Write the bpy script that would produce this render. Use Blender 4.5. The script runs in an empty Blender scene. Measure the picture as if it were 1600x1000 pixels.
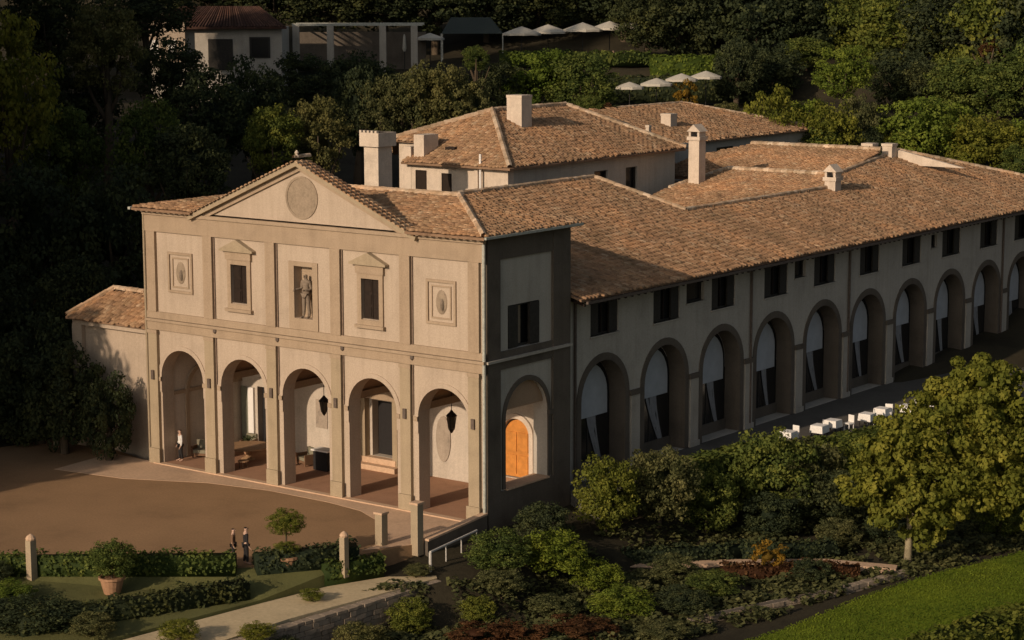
import bpy, math, random
import numpy as np
from mathutils import Vector
from mathutils.geometry import tessellate_polygon
random.seed(7); rng = np.random.default_rng(7)
SC = bpy.context.scene; COL = SC.collection
R = math.radians

# ------------------------------------------------------------------ camera
CAM = np.array([61.074, -78.41, 25.7455]); YAW, PITCH, FPX = -0.6475, 0.1565, 3278.7
cd = bpy.data.cameras.new('camera'); cam = bpy.data.objects.new('camera', cd); COL.objects.link(cam)
cam.location = CAM; cam.rotation_euler = (math.pi/2 - PITCH, 0.002, -YAW)
cd.sensor_width = 36; cd.lens = FPX*36/1600; cd.clip_start = 1; cd.clip_end = 9000
SC.camera = cam

# ------------------------------------------------------------------ light
SUN_DX, SUN_EL = 0.06, 21.0            # the sun stands behind the camera's left, low over the valley
SUN_AZ = math.atan2(-SUN_DX, -1)       # direction towards the sun in x,y
w = bpy.data.worlds.new('World'); SC.world = w; w.use_nodes = True
nt = w.node_tree; bg = nt.nodes['Background']
sky = nt.nodes.new('ShaderNodeTexSky'); sky.sky_type = 'NISHITA'; sky.sun_disc = False
sky.sun_elevation = R(SUN_EL); sky.sun_rotation = math.atan2(-SUN_DX, -1)
sky.air_density = 1.0; sky.dust_density = 2.5; sky.ozone_density = 0.6
hs = nt.nodes.new('ShaderNodeHueSaturation'); hs.inputs['Saturation'].default_value = 0.6
nt.links.new(sky.outputs[0], hs.inputs['Color']); nt.links.new(hs.outputs[0], bg.inputs['Color'])
bg.inputs['Strength'].default_value = 0.066
sl = bpy.data.lights.new('sun', 'SUN'); sl.energy = 3.3; sl.angle = R(0.6); sl.color = (1.0, 0.785, 0.585)
so = bpy.data.objects.new('sun', sl); COL.objects.link(so)
sv = Vector((SUN_DX, 1, -math.tan(R(SUN_EL)))).normalized()
so.rotation_euler = sv.to_track_quat('-Z', 'Y').to_euler(); so.location = (0, -60, 80)
SC.view_settings.view_transform = 'Standard'; SC.view_settings.look = 'None'
SC.view_settings.exposure = 0; SC.view_settings.gamma = 1; SC.view_settings.use_curve_mapping = False
SC.render.engine = 'CYCLES'
SC.cycles.max_bounces = 5; SC.cycles.diffuse_bounces = 3; SC.cycles.transmission_bounces = 4; SC.cycles.transparent_max_bounces = 6

# ------------------------------------------------------------------ materials
def newmat(name):
    m = bpy.data.materials.new(name); m.use_nodes = True
    n = m.node_tree; n.nodes.clear()
    out = n.nodes.new('ShaderNodeOutputMaterial'); p = n.nodes.new('ShaderNodeBsdfPrincipled')
    n.links.new(p.outputs[0], out.inputs[0]); return m, n, p, out
def noise(n, scale, detail=4, rough=.6, vec=None, dist=0):
    t = n.nodes.new('ShaderNodeTexNoise'); t.inputs['Scale'].default_value = scale
    t.inputs['Detail'].default_value = detail; t.inputs['Roughness'].default_value = rough
    t.inputs['Distortion'].default_value = dist
    if vec: n.links.new(vec, t.inputs['Vector'])
    return t
def ramp(n, fac, stops):
    r = n.nodes.new('ShaderNodeValToRGB'); e = r.color_ramp.elements
    while len(e) < len(stops): e.new(.5)
    for k, (p, c) in enumerate(stops): e[k].position = p; e[k].color = (*c, 1)
    n.links.new(fac, r.inputs[0]); return r
def mul(n, a, b, fac=1., mode='MULTIPLY'):
    x = n.nodes.new('ShaderNodeMix'); x.data_type = 'RGBA'; x.blend_type = mode
    x.inputs[0].default_value = fac; n.links.new(a, x.inputs[6]); n.links.new(b, x.inputs[7]); return x.outputs[2]
def stain_mat(name, c, var=.35, scale=.7, rough=.9, bump=.25, streak=True, fine=14, spec=.15):
    m, n, p, out = newmat(name)
    tc = n.nodes.new('ShaderNodeTexCoord'); v = tc.outputs['Object']
    dark = tuple(x*(1-var) for x in c); mid = tuple(x*(1-var*.35) for x in c)
    r1 = ramp(n, noise(n, scale, 6, .65, v).outputs[0], [(.3, dark), (.48, mid), (.68, c)])
    r2 = ramp(n, noise(n, fine, 5, .7, v).outputs[0], [(.3, (.8, .79, .77)), (.7, (1.06, 1.05, 1.03))])
    col = mul(n, r1.outputs[0], r2.outputs[0])
    if streak:
        mp = n.nodes.new('ShaderNodeMapping'); mp.inputs['Scale'].default_value = (2.6, 2.6, .16)
        n.links.new(v, mp.inputs[0])
        r3 = ramp(n, noise(n, 1.0, 5, .6, mp.outputs[0]).outputs[0], [(.35, (.72, .7, .66)), (.55, (1, 1, 1))])
        col = mul(n, col, r3.outputs[0], .3)
    n.links.new(col, p.inputs['Base Color']); p.inputs['Roughness'].default_value = rough
    p.inputs['Specular IOR Level'].default_value = spec
    b = n.nodes.new('ShaderNodeBump'); b.inputs['Strength'].default_value = bump; b.inputs['Distance'].default_value = .03
    n.links.new(noise(n, fine*1.7, 6, .7, v).outputs[0], b.inputs['Height']); n.links.new(b.outputs[0], p.inputs['Normal'])
    return m
def plain(name, c, rough=.7, metal=0, spec=.3, var=.15, scale=6):
    m, n, p, out = newmat(name)
    tc = n.nodes.new('ShaderNodeTexCoord')
    r = ramp(n, noise(n, scale, 4, .6, tc.outputs['Object']).outputs[0], [(.3, tuple(x*(1-var) for x in c)), (.7, tuple(x*(1+var*.5) for x in c))])
    n.links.new(r.outputs[0], p.inputs['Base Color'])
    p.inputs['Roughness'].default_value = rough; p.inputs['Metallic'].default_value = metal; p.inputs['Specular IOR Level'].default_value = spec
    return m
def tile_mat(name, cols, k=1.0):
    m, n, p, out = newmat(name)
    at_ = n.nodes.new('ShaderNodeAttribute'); at_.attribute_name = 'tint'
    r = ramp(n, at_.outputs['Fac'], [(i/(len(cols)-1), tuple(x*k for x in c)) for i, c in enumerate(cols)])
    tc = n.nodes.new('ShaderNodeTexCoord'); v = tc.outputs['Object']
    r2 = ramp(n, noise(n, .35, 6, .7, v).outputs[0], [(.32, (.66, .68, .66)), (.5, (.95, .93, .9)), (.66, (1.2, 1.06, .92))])
    r4 = ramp(n, noise(n, 2.2, 6, .7, v).outputs[0], [(.35, (.7, .68, .62)), (.6, (1.08, 1.08, 1.08))])
    c1 = mul(n, mul(n, r.outputs[0], r2.outputs[0]), r4.outputs[0])
    n.links.new(c1, p.inputs['Base Color']); p.inputs['Roughness'].default_value = .92; p.inputs['Specular IOR Level'].default_value = .1
    b = n.nodes.new('ShaderNodeBump'); b.inputs['Strength'].default_value = .4; b.inputs['Distance'].default_value = .03
    n.links.new(noise(n, 16, 4, .7, v).outputs[0], b.inputs['Height']); n.links.new(b.outputs[0], p.inputs['Normal'])
    return m
def leaf_mat(name, cols, transl=.3):
    m, n, p, out = newmat(name)
    at_ = n.nodes.new('ShaderNodeAttribute'); at_.attribute_name = 'tint'
    r = ramp(n, at_.outputs['Fac'], [(i/(len(cols)-1), c) for i, c in enumerate(cols)])
    oi = n.nodes.new('ShaderNodeObjectInfo')
    r2 = ramp(n, oi.outputs['Random'], [(0, (.8, .85, .85)), (.5, (1, 1, 1)), (1, (1.2, 1.1, .9))])
    tc = n.nodes.new('ShaderNodeTexCoord')
    r3 = ramp(n, noise(n, .9, 3, .6, tc.outputs['Object']).outputs[0], [(.35, (.72, .76, .74)), (.65, (1.18, 1.12, 1.0))])
    c = mul(n, mul(n, r.outputs[0], r2.outputs[0]), r3.outputs[0])
    n.links.new(c, p.inputs['Base Color']); p.inputs['Roughness'].default_value = .75; p.inputs['Specular IOR Level'].default_value = .12
    t = n.nodes.new('ShaderNodeBsdfTranslucent'); n.links.new(c, t.inputs[0])
    mx = n.nodes.new('ShaderNodeMixShader'); mx.inputs[0].default_value = transl
    n.links.new(p.outputs[0], mx.inputs[1]); n.links.new(t.outputs[0], mx.inputs[2]); n.links.new(mx.outputs[0], out.inputs[0])
    return m

M = {}
M['cream'] = stain_mat('cream_stucco', (.49, .395, .305), .16, .5)
M['ochre'] = stain_mat('ochre_stone', (.40, .305, .215), .16, .8)
M['pilaster'] = stain_mat('pilaster_stone', (.395, .315, .215), .18, .8)
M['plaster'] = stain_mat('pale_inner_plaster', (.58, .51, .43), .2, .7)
M['side'] = stain_mat('grey_cream_stucco', (.5, .46, .40), .22, .4)
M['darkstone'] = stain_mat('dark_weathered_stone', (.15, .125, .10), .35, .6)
M['column'] = stain_mat('pale_column_stone', (.46, .42, .36), .2, .8)
M['relief'] = stain_mat('grey_relief_stone', (.35, .275, .20), .3, 3)
M['fresco'] = stain_mat('faded_fresco', (.43, .36, .29), .45, 1.6, streak=False)
M['statue'] = stain_mat('statue_stone', (.26, .205, .155), .4, 4, streak=False)
M['tile'] = tile_mat('roof_tile', [(.21, .132, .084), (.265, .165, .10), (.31, .192, .115), (.345, .228, .14), (.39, .29, .20)], 1.25)
M['tile_bed'] = stain_mat('roof_tile_bed', (.30, .19, .12), .5, 1.2, streak=False)
M['cap'] = tile_mat('ridge_tile', [(.34, .25, .17), (.46, .34, .24), (.56, .45, .34)], 1.15)
M['wood'] = plain('dark_brown_shutter', (.02, .011, .006), .6, var=.4)
M['wood2'] = plain('black_green_shutter', (.035, .03, .024), .6, var=.4)
M['orange'] = plain('orange_wood_door', (.58, .235, .05), .5, var=.25, scale=3)
M['glass'] = plain('dark_window_glass', (.022, .021, .02), .15, spec=.5)
M['blind'] = plain('white_blind_cloth', (.43, .445, .46), .9, var=.12, scale=1.5)
M['drape'] = plain('grey_drape_cloth', (.27, .27, .275), .9)
M['white'] = plain('white_cloth', (.78, .75, .7), .85, var=.08)
M['umb'] = plain('cream_umbrella_cloth', (.5, .46, .38), .85, var=.12)
M['pipe'] = plain('pale_downpipe', (.42, .42, .36), .6, var=.3)
M['dpipe'] = plain('dark_downpipe', (.12, .09, .07), .6, var=.3)
M['bpipe'] = plain('brown_downpipe', (.22, .155, .11), .7, var=.3)
M['chim'] = stain_mat('chimney_plaster', (.68, .57, .46), .25, 1.2)
M['floor'] = stain_mat('terracotta_floor', (.42, .24, .15), .25, .8, streak=False)
M['paving'] = stain_mat('pinkish_paving', (.62, .43, .29), .22, .4, streak=False, fine=6)
M['gravel'] = stain_mat('ochre_gravel', (.335, .21, .115), .3, .22, streak=False, fine=9, bump=.5)
M['path'] = stain_mat('tan_path', (.6, .48, .30), .3, .5, streak=False, fine=5, bump=.5)
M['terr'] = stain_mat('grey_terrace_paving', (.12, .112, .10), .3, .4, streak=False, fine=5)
M['soil'] = stain_mat('dark_soil', (.05, .042, .025), .5, .25, streak=False, fine=3, bump=.8)
M['grass'] = stain_mat('lawn_grass', (.165, .215, .014), .42, .25, streak=False, fine=30, bump=.9)
M['drygrass'] = stain_mat('dry_grass', (.15, .15, .055), .4, .5, streak=False, fine=12, bump=.9)
M['wallstone'] = stain_mat('rubble_stone', (.36, .29, .22), .5, 1.4, fine=5, bump=.9)
M['iron'] = plain('black_iron', (.02, .018, .016), .5)
M['rail'] = plain('pale_handrail', (.5, .47, .42), .5)
M['terracotta'] = stain_mat('terracotta_pot', (.42, .24, .14), .3, 3, streak=False)
M['bark'] = stain_mat('tree_bark', (.12, .09, .06), .5, 2, fine=12, bump=1)
M['palebark'] = stain_mat('pale_bark', (.33, .28, .18), .4, 2, fine=12, bump=1)
M['skin'] = plain('skin', (.5, .32, .23), .6)
M['black'] = plain('black_fabric', (.02, .018, .018), .8)
M['brownf'] = plain('brown_fabric', (.16, .09, .05), .8)
M['whitef'] = plain('white_fabric', (.7, .68, .64), .8)
M['cush'] = plain('grey_green_cushion', (.22, .2, .14), .9)
M['tablewood'] = plain('table_wood', (.36, .22, .12), .6)
M['redroof'] = tile_mat('dark_red_tile', [(.05, .03, .025), (.09, .05, .04), (.12, .07, .055)])
M['hair'] = plain('dark_hair', (.025, .016, .01), .7)
L = {}
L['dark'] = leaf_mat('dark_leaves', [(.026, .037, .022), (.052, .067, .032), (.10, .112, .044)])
L['mid'] = leaf_mat('mid_green_leaves', [(.044, .066, .018), (.10, .132, .032), (.185, .205, .048)])
L['bright'] = leaf_mat('bright_green_leaves', [(.056, .084, .014), (.125, .172, .025), (.21, .25, .042)])
L['yellow'] = leaf_mat('yellow_green_leaves', [(.075, .095, .016), (.145, .162, .028), (.235, .235, .046)], .35)
L['olive'] = leaf_mat('olive_leaves', [(.06, .068, .028), (.115, .12, .048), (.19, .185, .08)])
L['red'] = leaf_mat('reddish_leaves', [(.06, .025, .012), (.11, .05, .022), (.16, .08, .035)])
L['orange'] = leaf_mat('orange_leaves', [(.13, .08, .012), (.24, .14, .018), (.34, .2, .03)])

# ------------------------------------------------------------------ builders
def tag(o, label=None, cat=None, group=None, kind=None):
    if label: o['label'] = label
    if cat: o['category'] = cat
    if group: o['group'] = group
    if kind: o['kind'] = kind
    return o
def thing(name, loc, label, cat, group=None):
    o = bpy.data.objects.new(name, None); COL.objects.link(o); o.location = loc; o.empty_display_size = .3
    return tag(o, label, cat, group)
def wloc(o):
    v = Vector((0, 0, 0))
    while o is not None: v += Vector(o.location); o = o.parent
    return np.array(v)
class G:
    """collects geometry in world coordinates, then links it as one mesh object"""
    def __init__(s): s.v = []; s.f = []; s.t = []
    def add(s, vs, fs, tint=.5):
        k = len(s.v); s.v += [tuple(p) for p in vs]; s.f += [tuple(i+k for i in f) for f in fs]; s.t += [tint]*len(fs); return s
    def box(s, x0, x1, y0, y1, z0, z1, tint=.5):
        return s.add([(x0,y0,z0),(x1,y0,z0),(x1,y1,z0),(x0,y1,z0),(x0,y0,z1),(x1,y0,z1),(x1,y1,z1),(x0,y1,z1)],
                     [(0,3,2,1),(4,5,6,7),(0,1,5,4),(1,2,6,5),(2,3,7,6),(3,0,4,7)], tint)
    def obox(s, c, ax, ay, hx, hy, z0, z1, tint=.5):      # oriented box: centre, unit axes in plan, half sizes
        c = np.array(c[:2]); ax = np.array(ax); ay = np.array(ay); p = []
        for z in (z0, z1):
            for a, b in ((-1,-1),(1,-1),(1,1),(-1,1)): q = c+ax*a*hx+ay*b*hy; p.append((q[0], q[1], z))
        return s.add(p, [(0,3,2,1),(4,5,6,7),(0,1,5,4),(1,2,6,5),(2,3,7,6),(3,0,4,7)], tint)
    def tube(s, pts, rad, n=8, cap=True, tint=.5):
        pts = [Vector(p) for p in pts]; m = len(pts)
        if not hasattr(rad, '__len__'): rad = [rad]*m
        vs = []; ref = None
        for i, p in enumerate(pts):
            d = (pts[min(i+1, m-1)]-pts[max(i-1, 0)]).normalized()
            if ref is None: ref = Vector((1,0,0)) if abs(d.x) < .8 else Vector((0,1,0))
            a = d.cross(ref).normalized(); b = d.cross(a)
            for k in range(n):
                t = 2*math.pi*k/n; vs.append(p+(a*math.cos(t)+b*math.sin(t))*rad[i])
        fs = [(i*n+k, i*n+(k+1)%n, (i+1)*n+(k+1)%n, (i+1)*n+k) for i in range(m-1) for k in range(n)]
        if cap: fs += [tuple(range(n))[::-1], tuple((m-1)*n+k for k in range(n))]
        return s.add(vs, fs, tint)
    def lathe(s, c, prof, n=14, tint=.5):
        vs = [(c[0]+r*math.cos(2*math.pi*k/n), c[1]+r*math.sin(2*math.pi*k/n), c[2]+z) for r, z in prof for k in range(n)]
        m = len(prof)
        fs = [(i*n+k, i*n+(k+1)%n, (i+1)*n+(k+1)%n, (i+1)*n+k) for i in range(m-1) for k in range(n)]
        fs += [tuple(range(n))[::-1], tuple((m-1)*n+k for k in range(n))]
        return s.add(vs, fs, tint)
    def holed(s, outer, holes, to3, w0, w1, tint=.5):
        loops = [outer]+holes; flat = [p for l in loops for p in l]
        tri = tessellate_polygon([[Vector((a, b, 0)) for a, b in l] for l in loops]); n = len(flat)
        vs = [to3(a, b, w0) for a, b in flat]+[to3(a, b, w1) for a, b in flat]
        fs = [tuple(t) for t in tri]+[tuple(i+n for i in t)[::-1] for t in tri]; k = 0
        for l in loops:
            m = len(l)
            fs += [(k+i, k+(i+1)%m, n+k+(i+1)%m, n+k+i) for i in range(m)]; k += m
        return s.add(vs, fs, tint)
    def build(s, name, mat, parent=None, smooth=False, mesh_at=None):
        o0 = wloc(parent) if mesh_at is None else np.array(mesh_at)
        me = bpy.data.meshes.new(name)
        me.from_pydata([tuple(np.array(p)-o0) for p in s.v], [], s.f)
        import bmesh
        if len(s.f) < 60000:
            bm = bmesh.new(); bm.from_mesh(me); bmesh.ops.recalc_face_normals(bm, faces=bm.faces); bm.to_mesh(me); bm.free()
        a = me.attributes.new('tint', 'FLOAT', 'FACE'); a.data.foreach_set('value', s.t)
        me.materials.append(mat)
        if smooth: me.shade_smooth()
        o = bpy.data.objects.new(name, me); COL.objects.link(o); o.parent = parent
        return o
def bx(name, mat, parent, *a): return G().box(*a).build(name, mat, parent)
def Y3(u, v, w): return (u, w, v)          # wall facing -Y : u = x, w = y
def X3(u, v, w): return (w, u, v)          # wall facing +X : u = y, w = x
def rect(u0, u1, v0, v1): return [(u0,v0),(u1,v0),(u1,v1),(u0,v1)]
def archp(c, r, v0, vs, n=18): return [(c-r,v0),(c+r,v0)]+[(c+r*math.cos(math.pi*k/n), vs+r*math.sin(math.pi*k/n)) for k in range(n+1)]
def archring(c, r0, r1, v0, vs, n=18):     # an arched band with straight legs
    o = [(c+r1*math.cos(math.pi*k/n), vs+r1*math.sin(math.pi*k/n)) for k in range(n+1)]
    i = [(c+r0*math.cos(math.pi*k/n), vs+r0*math.sin(math.pi*k/n)) for k in range(n, -1, -1)]
    return [(c+r1, v0)]+o+[(c-r1, v0), (c-r0, v0)]+i+[(c+r0, v0)]
def framep(u0, u1, v0, v1, t): return rect(u0, u1, v0, v1), [rect(u0+t, u1-t, v0+t, v1-t)]
def inpoly(px, py, poly):
    c = np.zeros(len(px), bool); n = len(poly)
    for i in range(n):
        x0, y0 = poly[i][:2]; x1, y1 = poly[(i+1) % n][:2]
        if y0 == y1: continue
        k = ((y0 > py) != (y1 > py)) & (px < (x1-x0)*(py-y0)/(y1-y0)+x0); c ^= k
    return c
def roof_plane(poly, z0, gx, gy, parent, mat=None, lip=.12, pw=.29, pl=.43, name='roof'):
    """tiled slope: z = z0+gx*x+gy*y over a plan polygon; a bed slab with barrel tiles lying on it"""
    zf = lambda x, y: z0+gx*x+gy*y
    top = [(x, y, zf(x, y)) for x, y in poly]; n = len(poly)
    tri = tessellate_polygon([[Vector((x, y, 0)) for x, y in poly]])
    g = G(); vs = top+[(x, y, z-lip) for x, y, z in top]
    g.add(vs, [tuple(t) for t in tri]+[tuple(i+n for i in t)[::-1] for t in tri]+[(i, (i+1) % n, n+(i+1) % n, n+i) for i in range(n)])
    ro = g.build(name, M['tile_bed'], parent)
    dn = np.array([-gx, -gy]); gl = np.linalg.norm(dn); dn /= gl; ac = np.array([-dn[1], dn[0]])
    P = np.array(poly); U = P@ac; V = P@dn; cs = 1/math.sqrt(1+gl*gl)
    us = np.arange(U.min(), U.max(), pw); vsx = np.arange(V.min()-pl, V.max()+pl, pl*cs)
    uu, vv = np.meshgrid(us, vsx); off = rng.uniform(-.03, .03, uu.shape[1])
    vv = vv+off[None, :]*3; uu = uu.ravel()+rng.normal(0, .012, uu.size); vv = vv.ravel()
    cx = uu*ac[0]+vv*dn[0]; cy = uu*ac[1]+vv*dn[1]
    k = inpoly(cx, cy, poly); uu = uu[k]; vv = vv[k]; N = len(uu)
    if N == 0: return ro
    a = np.array([0, 55, 125, 180])*math.pi/180; r = .115+rng.normal(0, .006, N)
    V3 = np.zeros((N, 8, 3)); sk = rng.normal(0, .03, N); lift = rng.uniform(.0, .03, N)
    for e, (dv, rs, zz) in enumerate(((-.5*pl*cs, .84, .0), (.58*pl*cs, 1.0, .045))):
        for q in range(4):
            u_ = uu+np.cos(a[q])*r*rs+sk*dv; v_ = vv+dv
            x = u_*ac[0]+v_*dn[0]; y = u_*ac[1]+v_*dn[1]
            V3[:, e*4+q] = np.stack([x, y, zf(x, y)+np.sin(a[q])*r*rs*1.1+zz+lift+.005], 1)
    F = np.array([[0,1,5,4],[1,2,6,5],[2,3,7,6],[4,5,6,7]])
    F = (F[None]+np.arange(N)[:, None, None]*8).reshape(-1, 4)
    t = np.clip(rng.beta(2.2, 2.4, N), 0, 1)
    o = npmesh('roof_tiles', V3.reshape(-1, 3), F, np.repeat(t, 4), mat or M['tile'], ro)
    tag(o, kind='stuff'); return ro
def npmesh(name, V, F, tint, mat, parent, origin=None, link=True):
    o0 = wloc(parent) if origin is None else np.array(origin)
    me = bpy.data.meshes.new(name); V = (V-o0).astype(np.float32); nf, k = F.shape
    me.vertices.add(len(V)); me.vertices.foreach_set('co', V.ravel())
    me.loops.add(nf*k); me.loops.foreach_set('vertex_index', F.astype(np.int32).ravel())
    me.polygons.add(nf); me.polygons.foreach_set('loop_start', np.arange(0, nf*k, k, dtype=np.int32))
    me.update(calc_edges=True); me.validate()
    a = me.attributes.new('tint', 'FLOAT', 'FACE'); a.data.foreach_set('value', np.asarray(tint, np.float32))
    me.materials.append(mat)
    if not link: return me
    o = bpy.data.objects.new(name, me); COL.objects.link(o); o.parent = parent; return o
def caps(parent, p, q, r=.17, L_=.46, name='ridge_tiles', mat=None):
    p = np.array(p, float); q = np.array(q, float); d = q-p; n = max(1, int(np.linalg.norm(d)/L_)); g = G()
    dd = d/np.linalg.norm(d); ax = np.cross(dd, (0, 0, 1)); ax /= np.linalg.norm(ax); up = np.cross(ax, dd)
    for i in range(n):
        a = p+d*(i/n); b = p+d*((i+1.12)/n); vs = []
        for c, rr in ((a, r*.86), (b, r)):
            c = c+up*random.uniform(-.01, .02)
            for t in (-20, 35, 90, 145, 200): th = R(t); vs.append(c+ax*math.cos(th)*rr+up*(math.sin(th)*rr+.02))
        g.add(vs, [(k, k+1, k+6, k+5) for k in range(4)]+[(9,8,7,6,5)], random.random())
    o = g.build(name, mat or M['cap'], parent); tag(o, kind='stuff'); return o

# ground heights -------------------------------------------------------------
FWD = np.array([math.sin(YAW), math.cos(YAW)]); RGT = np.array([math.cos(YAW), -math.sin(YAW)])
def sl_(x, y): dx, dy = x-CAM[0], y-CAM[1]; return dx*FWD[0]+dy*FWD[1], dx*RGT[0]+dy*RGT[1]
def hill(x, y):
    x = np.asarray(x, float); y = np.asarray(y, float); s, l = sl_(x, y)
    P = np.interp(s, [-3000, 0, 100, 126, 150, 172, 185, 200, 206, 222, 226, 245, 262, 300, 400, 650, 1500, 6000],
                  [-60, -25, -.35, -.35, 1.5, 7.5, 9.5, 12.0, 13.2, 14.2, 17.2, 18.2, 23, 40, 82, 130, 160, 150])
    d = np.where(y < -4.9, (x+.3)*.757-(y+4.9)*.65, x-.3)
    dropz = np.interp(d, [-.2, .6, 2.2, 3.8, 5.0, 9, 60], [0, -.45, -.72, -.72, -2.2, -2.25, -2.6])
    near = np.clip((110-s)/20, 0, 1)
    fore = np.clip((135-s)/20, 0, 1)
    g = P*(1-fore)+fore*np.where(s < 60, -.35+(s-60)*.02, -.35)+dropz*np.clip((152-s)/25, 0, 1)
    lb = 46*np.exp(-(((x+112)/40)**2+((y+25)/45)**2))*np.clip((-27-x)/10, 0, 1)  # mound added at the left so that it and its trees cast shade
    return g+lb+np.where(s > 260, 3*np.sin(x*.021)*np.cos(y*.017), 0)
def gz(x, y): return float(hill(x, y))
def spot(px, s, z=None, k=0):
    """a place on the ground: bearing as it is seen from the drone, s metres away"""
    z0 = 10. if z is None else z
    D = s*math.cos(PITCH)+(CAM[2]-z0)*math.sin(PITCH); l = (px-800)/FPX*D
    x = CAM[0]+FWD[0]*s+RGT[0]*l; y = CAM[1]+FWD[1]*s+RGT[1]*l
    if z is None and k < 3: return spot(px, s, gz(x, y), 3)
    return x, y, z0
def zat(py, s):
    v = (py-500)/FPX; return CAM[2]+s*(-math.sin(PITCH)-v*math.cos(PITCH))/(math.cos(PITCH)-v*math.sin(PITCH))

# ------------------------------------------------------------------ ground
def axis(a, b, step, far):
    m = list(np.arange(a, b+step, step)); d = step; lo = []; hi = []; x = a; y = b
    while x > -far: d *= 1.35; x -= d; lo.append(x)
    d = step
    while y < far: d *= 1.35; y += d; hi.append(y)
    return np.array(lo[::-1]+m+hi)
gx_ = axis(-130, 60, 1.3, 4500); gy_ = axis(-60, 170, 1.3, 4500)
XX, YY = np.meshgrid(gx_, gy_); ZZ = hill(XX, YY)
ZZ = ZZ+np.where((np.abs(XX) < 200), .06*np.sin(XX*1.3)*np.cos(YY*1.1), 0)-.02
nx, ny = len(gx_), len(gy_); ii = (np.arange(ny-1)[:, None]*nx+np.arange(nx-1)[None]).ravel()
npmesh('ground', np.stack([XX, YY, ZZ], -1).reshape(-1, 3), np.stack([ii, ii+1, ii+nx+1, ii+nx], 1), np.full(len(ii), .5), M['soil'], None)
bpy.data.objects['ground']['kind'] = 'structure'
bpy.data.objects['ground'].data.shade_smooth()
def slab(name, poly, z1, z0, mat, kind='structure'):
    n = len(poly); zs = z1 if hasattr(z1, '__len__') else [z1]*n
    g = G(); g.add([(x, y, z) for (x, y), z in zip(poly, zs)]+[(x, y, z0) for x, y in poly],
        [tuple(t) for t in tessellate_polygon([[Vector((x, y, 0)) for x, y in poly]])]+[(i, (i+1) % n, n+(i+1) % n, n+i) for i in range(n)])
    o = g.build(name, mat); tag(o, kind=kind); return o
# gravel forecourt in front of the building, with its paved strip
edge = [(-40,-42), (-24,-29), (-12.9,-19.5), (-3.7,-12.0), (-1.3,-8.3), (-.3,-4.9), (-.05,-4.6)]
slab('forecourt', edge+[(-.05,-.02), (-24,-.02), (-30,1.5), (-60,6), (-75,-20)], 0, -1.2, M['gravel'])
slab('pavement', [(-26,-4.6), (-21.4,-3.9), (-17,-1.9), (-13.2,-1.2), (-9,-1.25), (-6.6,-1.6), (-3.4,-3.2), (-1.75,-5.6), (-1.55,-7.2), (-.45,-5.2), (-.1,-4.6), (-.1,-.05), (-24,-.05), (-26.5,0)], .012, -.2, M['paving'])
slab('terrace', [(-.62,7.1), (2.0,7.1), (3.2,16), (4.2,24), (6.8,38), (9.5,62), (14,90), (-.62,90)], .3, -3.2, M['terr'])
slab('garden_path', [(-2.9,-22.5), (-1.75,-13.6), (-.62,-6.3), (.16,-4.2), (1.93,-6.0), (1.35,-10.6), (.8,-14.7), (.7,-18.7), (1.0,-24)], [-1.0]*9, -1.8, M['path'])
slab('grass_verge', [(-14,-20.9), (-4.2,-12.6), (-1.6,-8.6), (-.9,-7.1), (-1.9,-13.6), (-3.2,-22.5), (-12,-30)], [-.08,-.08,-.1,-.1,-.9,-.95,-.6], -1.8, M['drygrass'])
slab('side_path', [(2.67,3.3), (8.45,9.2), (12.2,12.1), (15.6,13.2), (15.9,12.4), (12.4,11.4), (8.8,8.6), (3.0,2.9)], -2.40, -3.2, M['paving'])
slab('lawn', [(14.9,-5.5), (16.1,1.5), (16.5,7.7), (17.2,12.6), (19.6,21.2), (22,30), (60,34), (60,-8), (30,-20)], -2.62, -3.4, M['grass'])

# ------------------------------------------------------------------ the front block (church-like facade)
FX0, FX1, FD = -23.14, 0.0, 7.02
PC = [-22.72, -18.4, -13.85, -9.35, -4.77, -.46]; AC = [-20.65, -16.1, -11.62, -7.05, -2.47]
fb = thing('church_front', (FX0/2, FD/2, 0), 'tall sunlit cream church front with five arches, pilasters and triangular gable', 'church front')
front_holes = [archp(c, 1.6, -.05, 4.85) for c in AC]
front_holes += [rect(-16.75, -15.6, 9.43, 11.46), rect(-7.66, -6.5, 9.43, 11.46), rect(-12.25, -10.98, 9.05, 11.75)]
outer = [(FX0,-1.5)]; outer += [(FX1,-1.5), (FX1,14), (FX0,14)]
G().holed(outer, [[(u, max(v, -.9)) if False else (u, v) for u, v in h] for h in front_holes], Y3, 0, .85).build('wall', M['cream'], fb)
G().holed([(FD-.85-6.17,-3),(FD,-3),(FD,14),(.85,14),(.85,-3)][1:], [archp(3.44, 1.76, 1.4, 4.87), rect(1.95, 4.55, 8.36, 10.52)], X3, -.85, 0).build('wall', M['side'], fb)
bx('wall', M['plaster'], fb, FX0, FX0+.8, .85, FD, -1.5, 14)
G().holed(archring(3.5, 1.5, 1.75, .07, 3.6), [], X3, FX0+.8, FX0+.9).build('wall_arch', M['ochre'], fb)
bx('wall_band', M['ochre'], fb, FX0+.8, FX0+.88, .86, 6.19, 3.7, 3.9)
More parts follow.
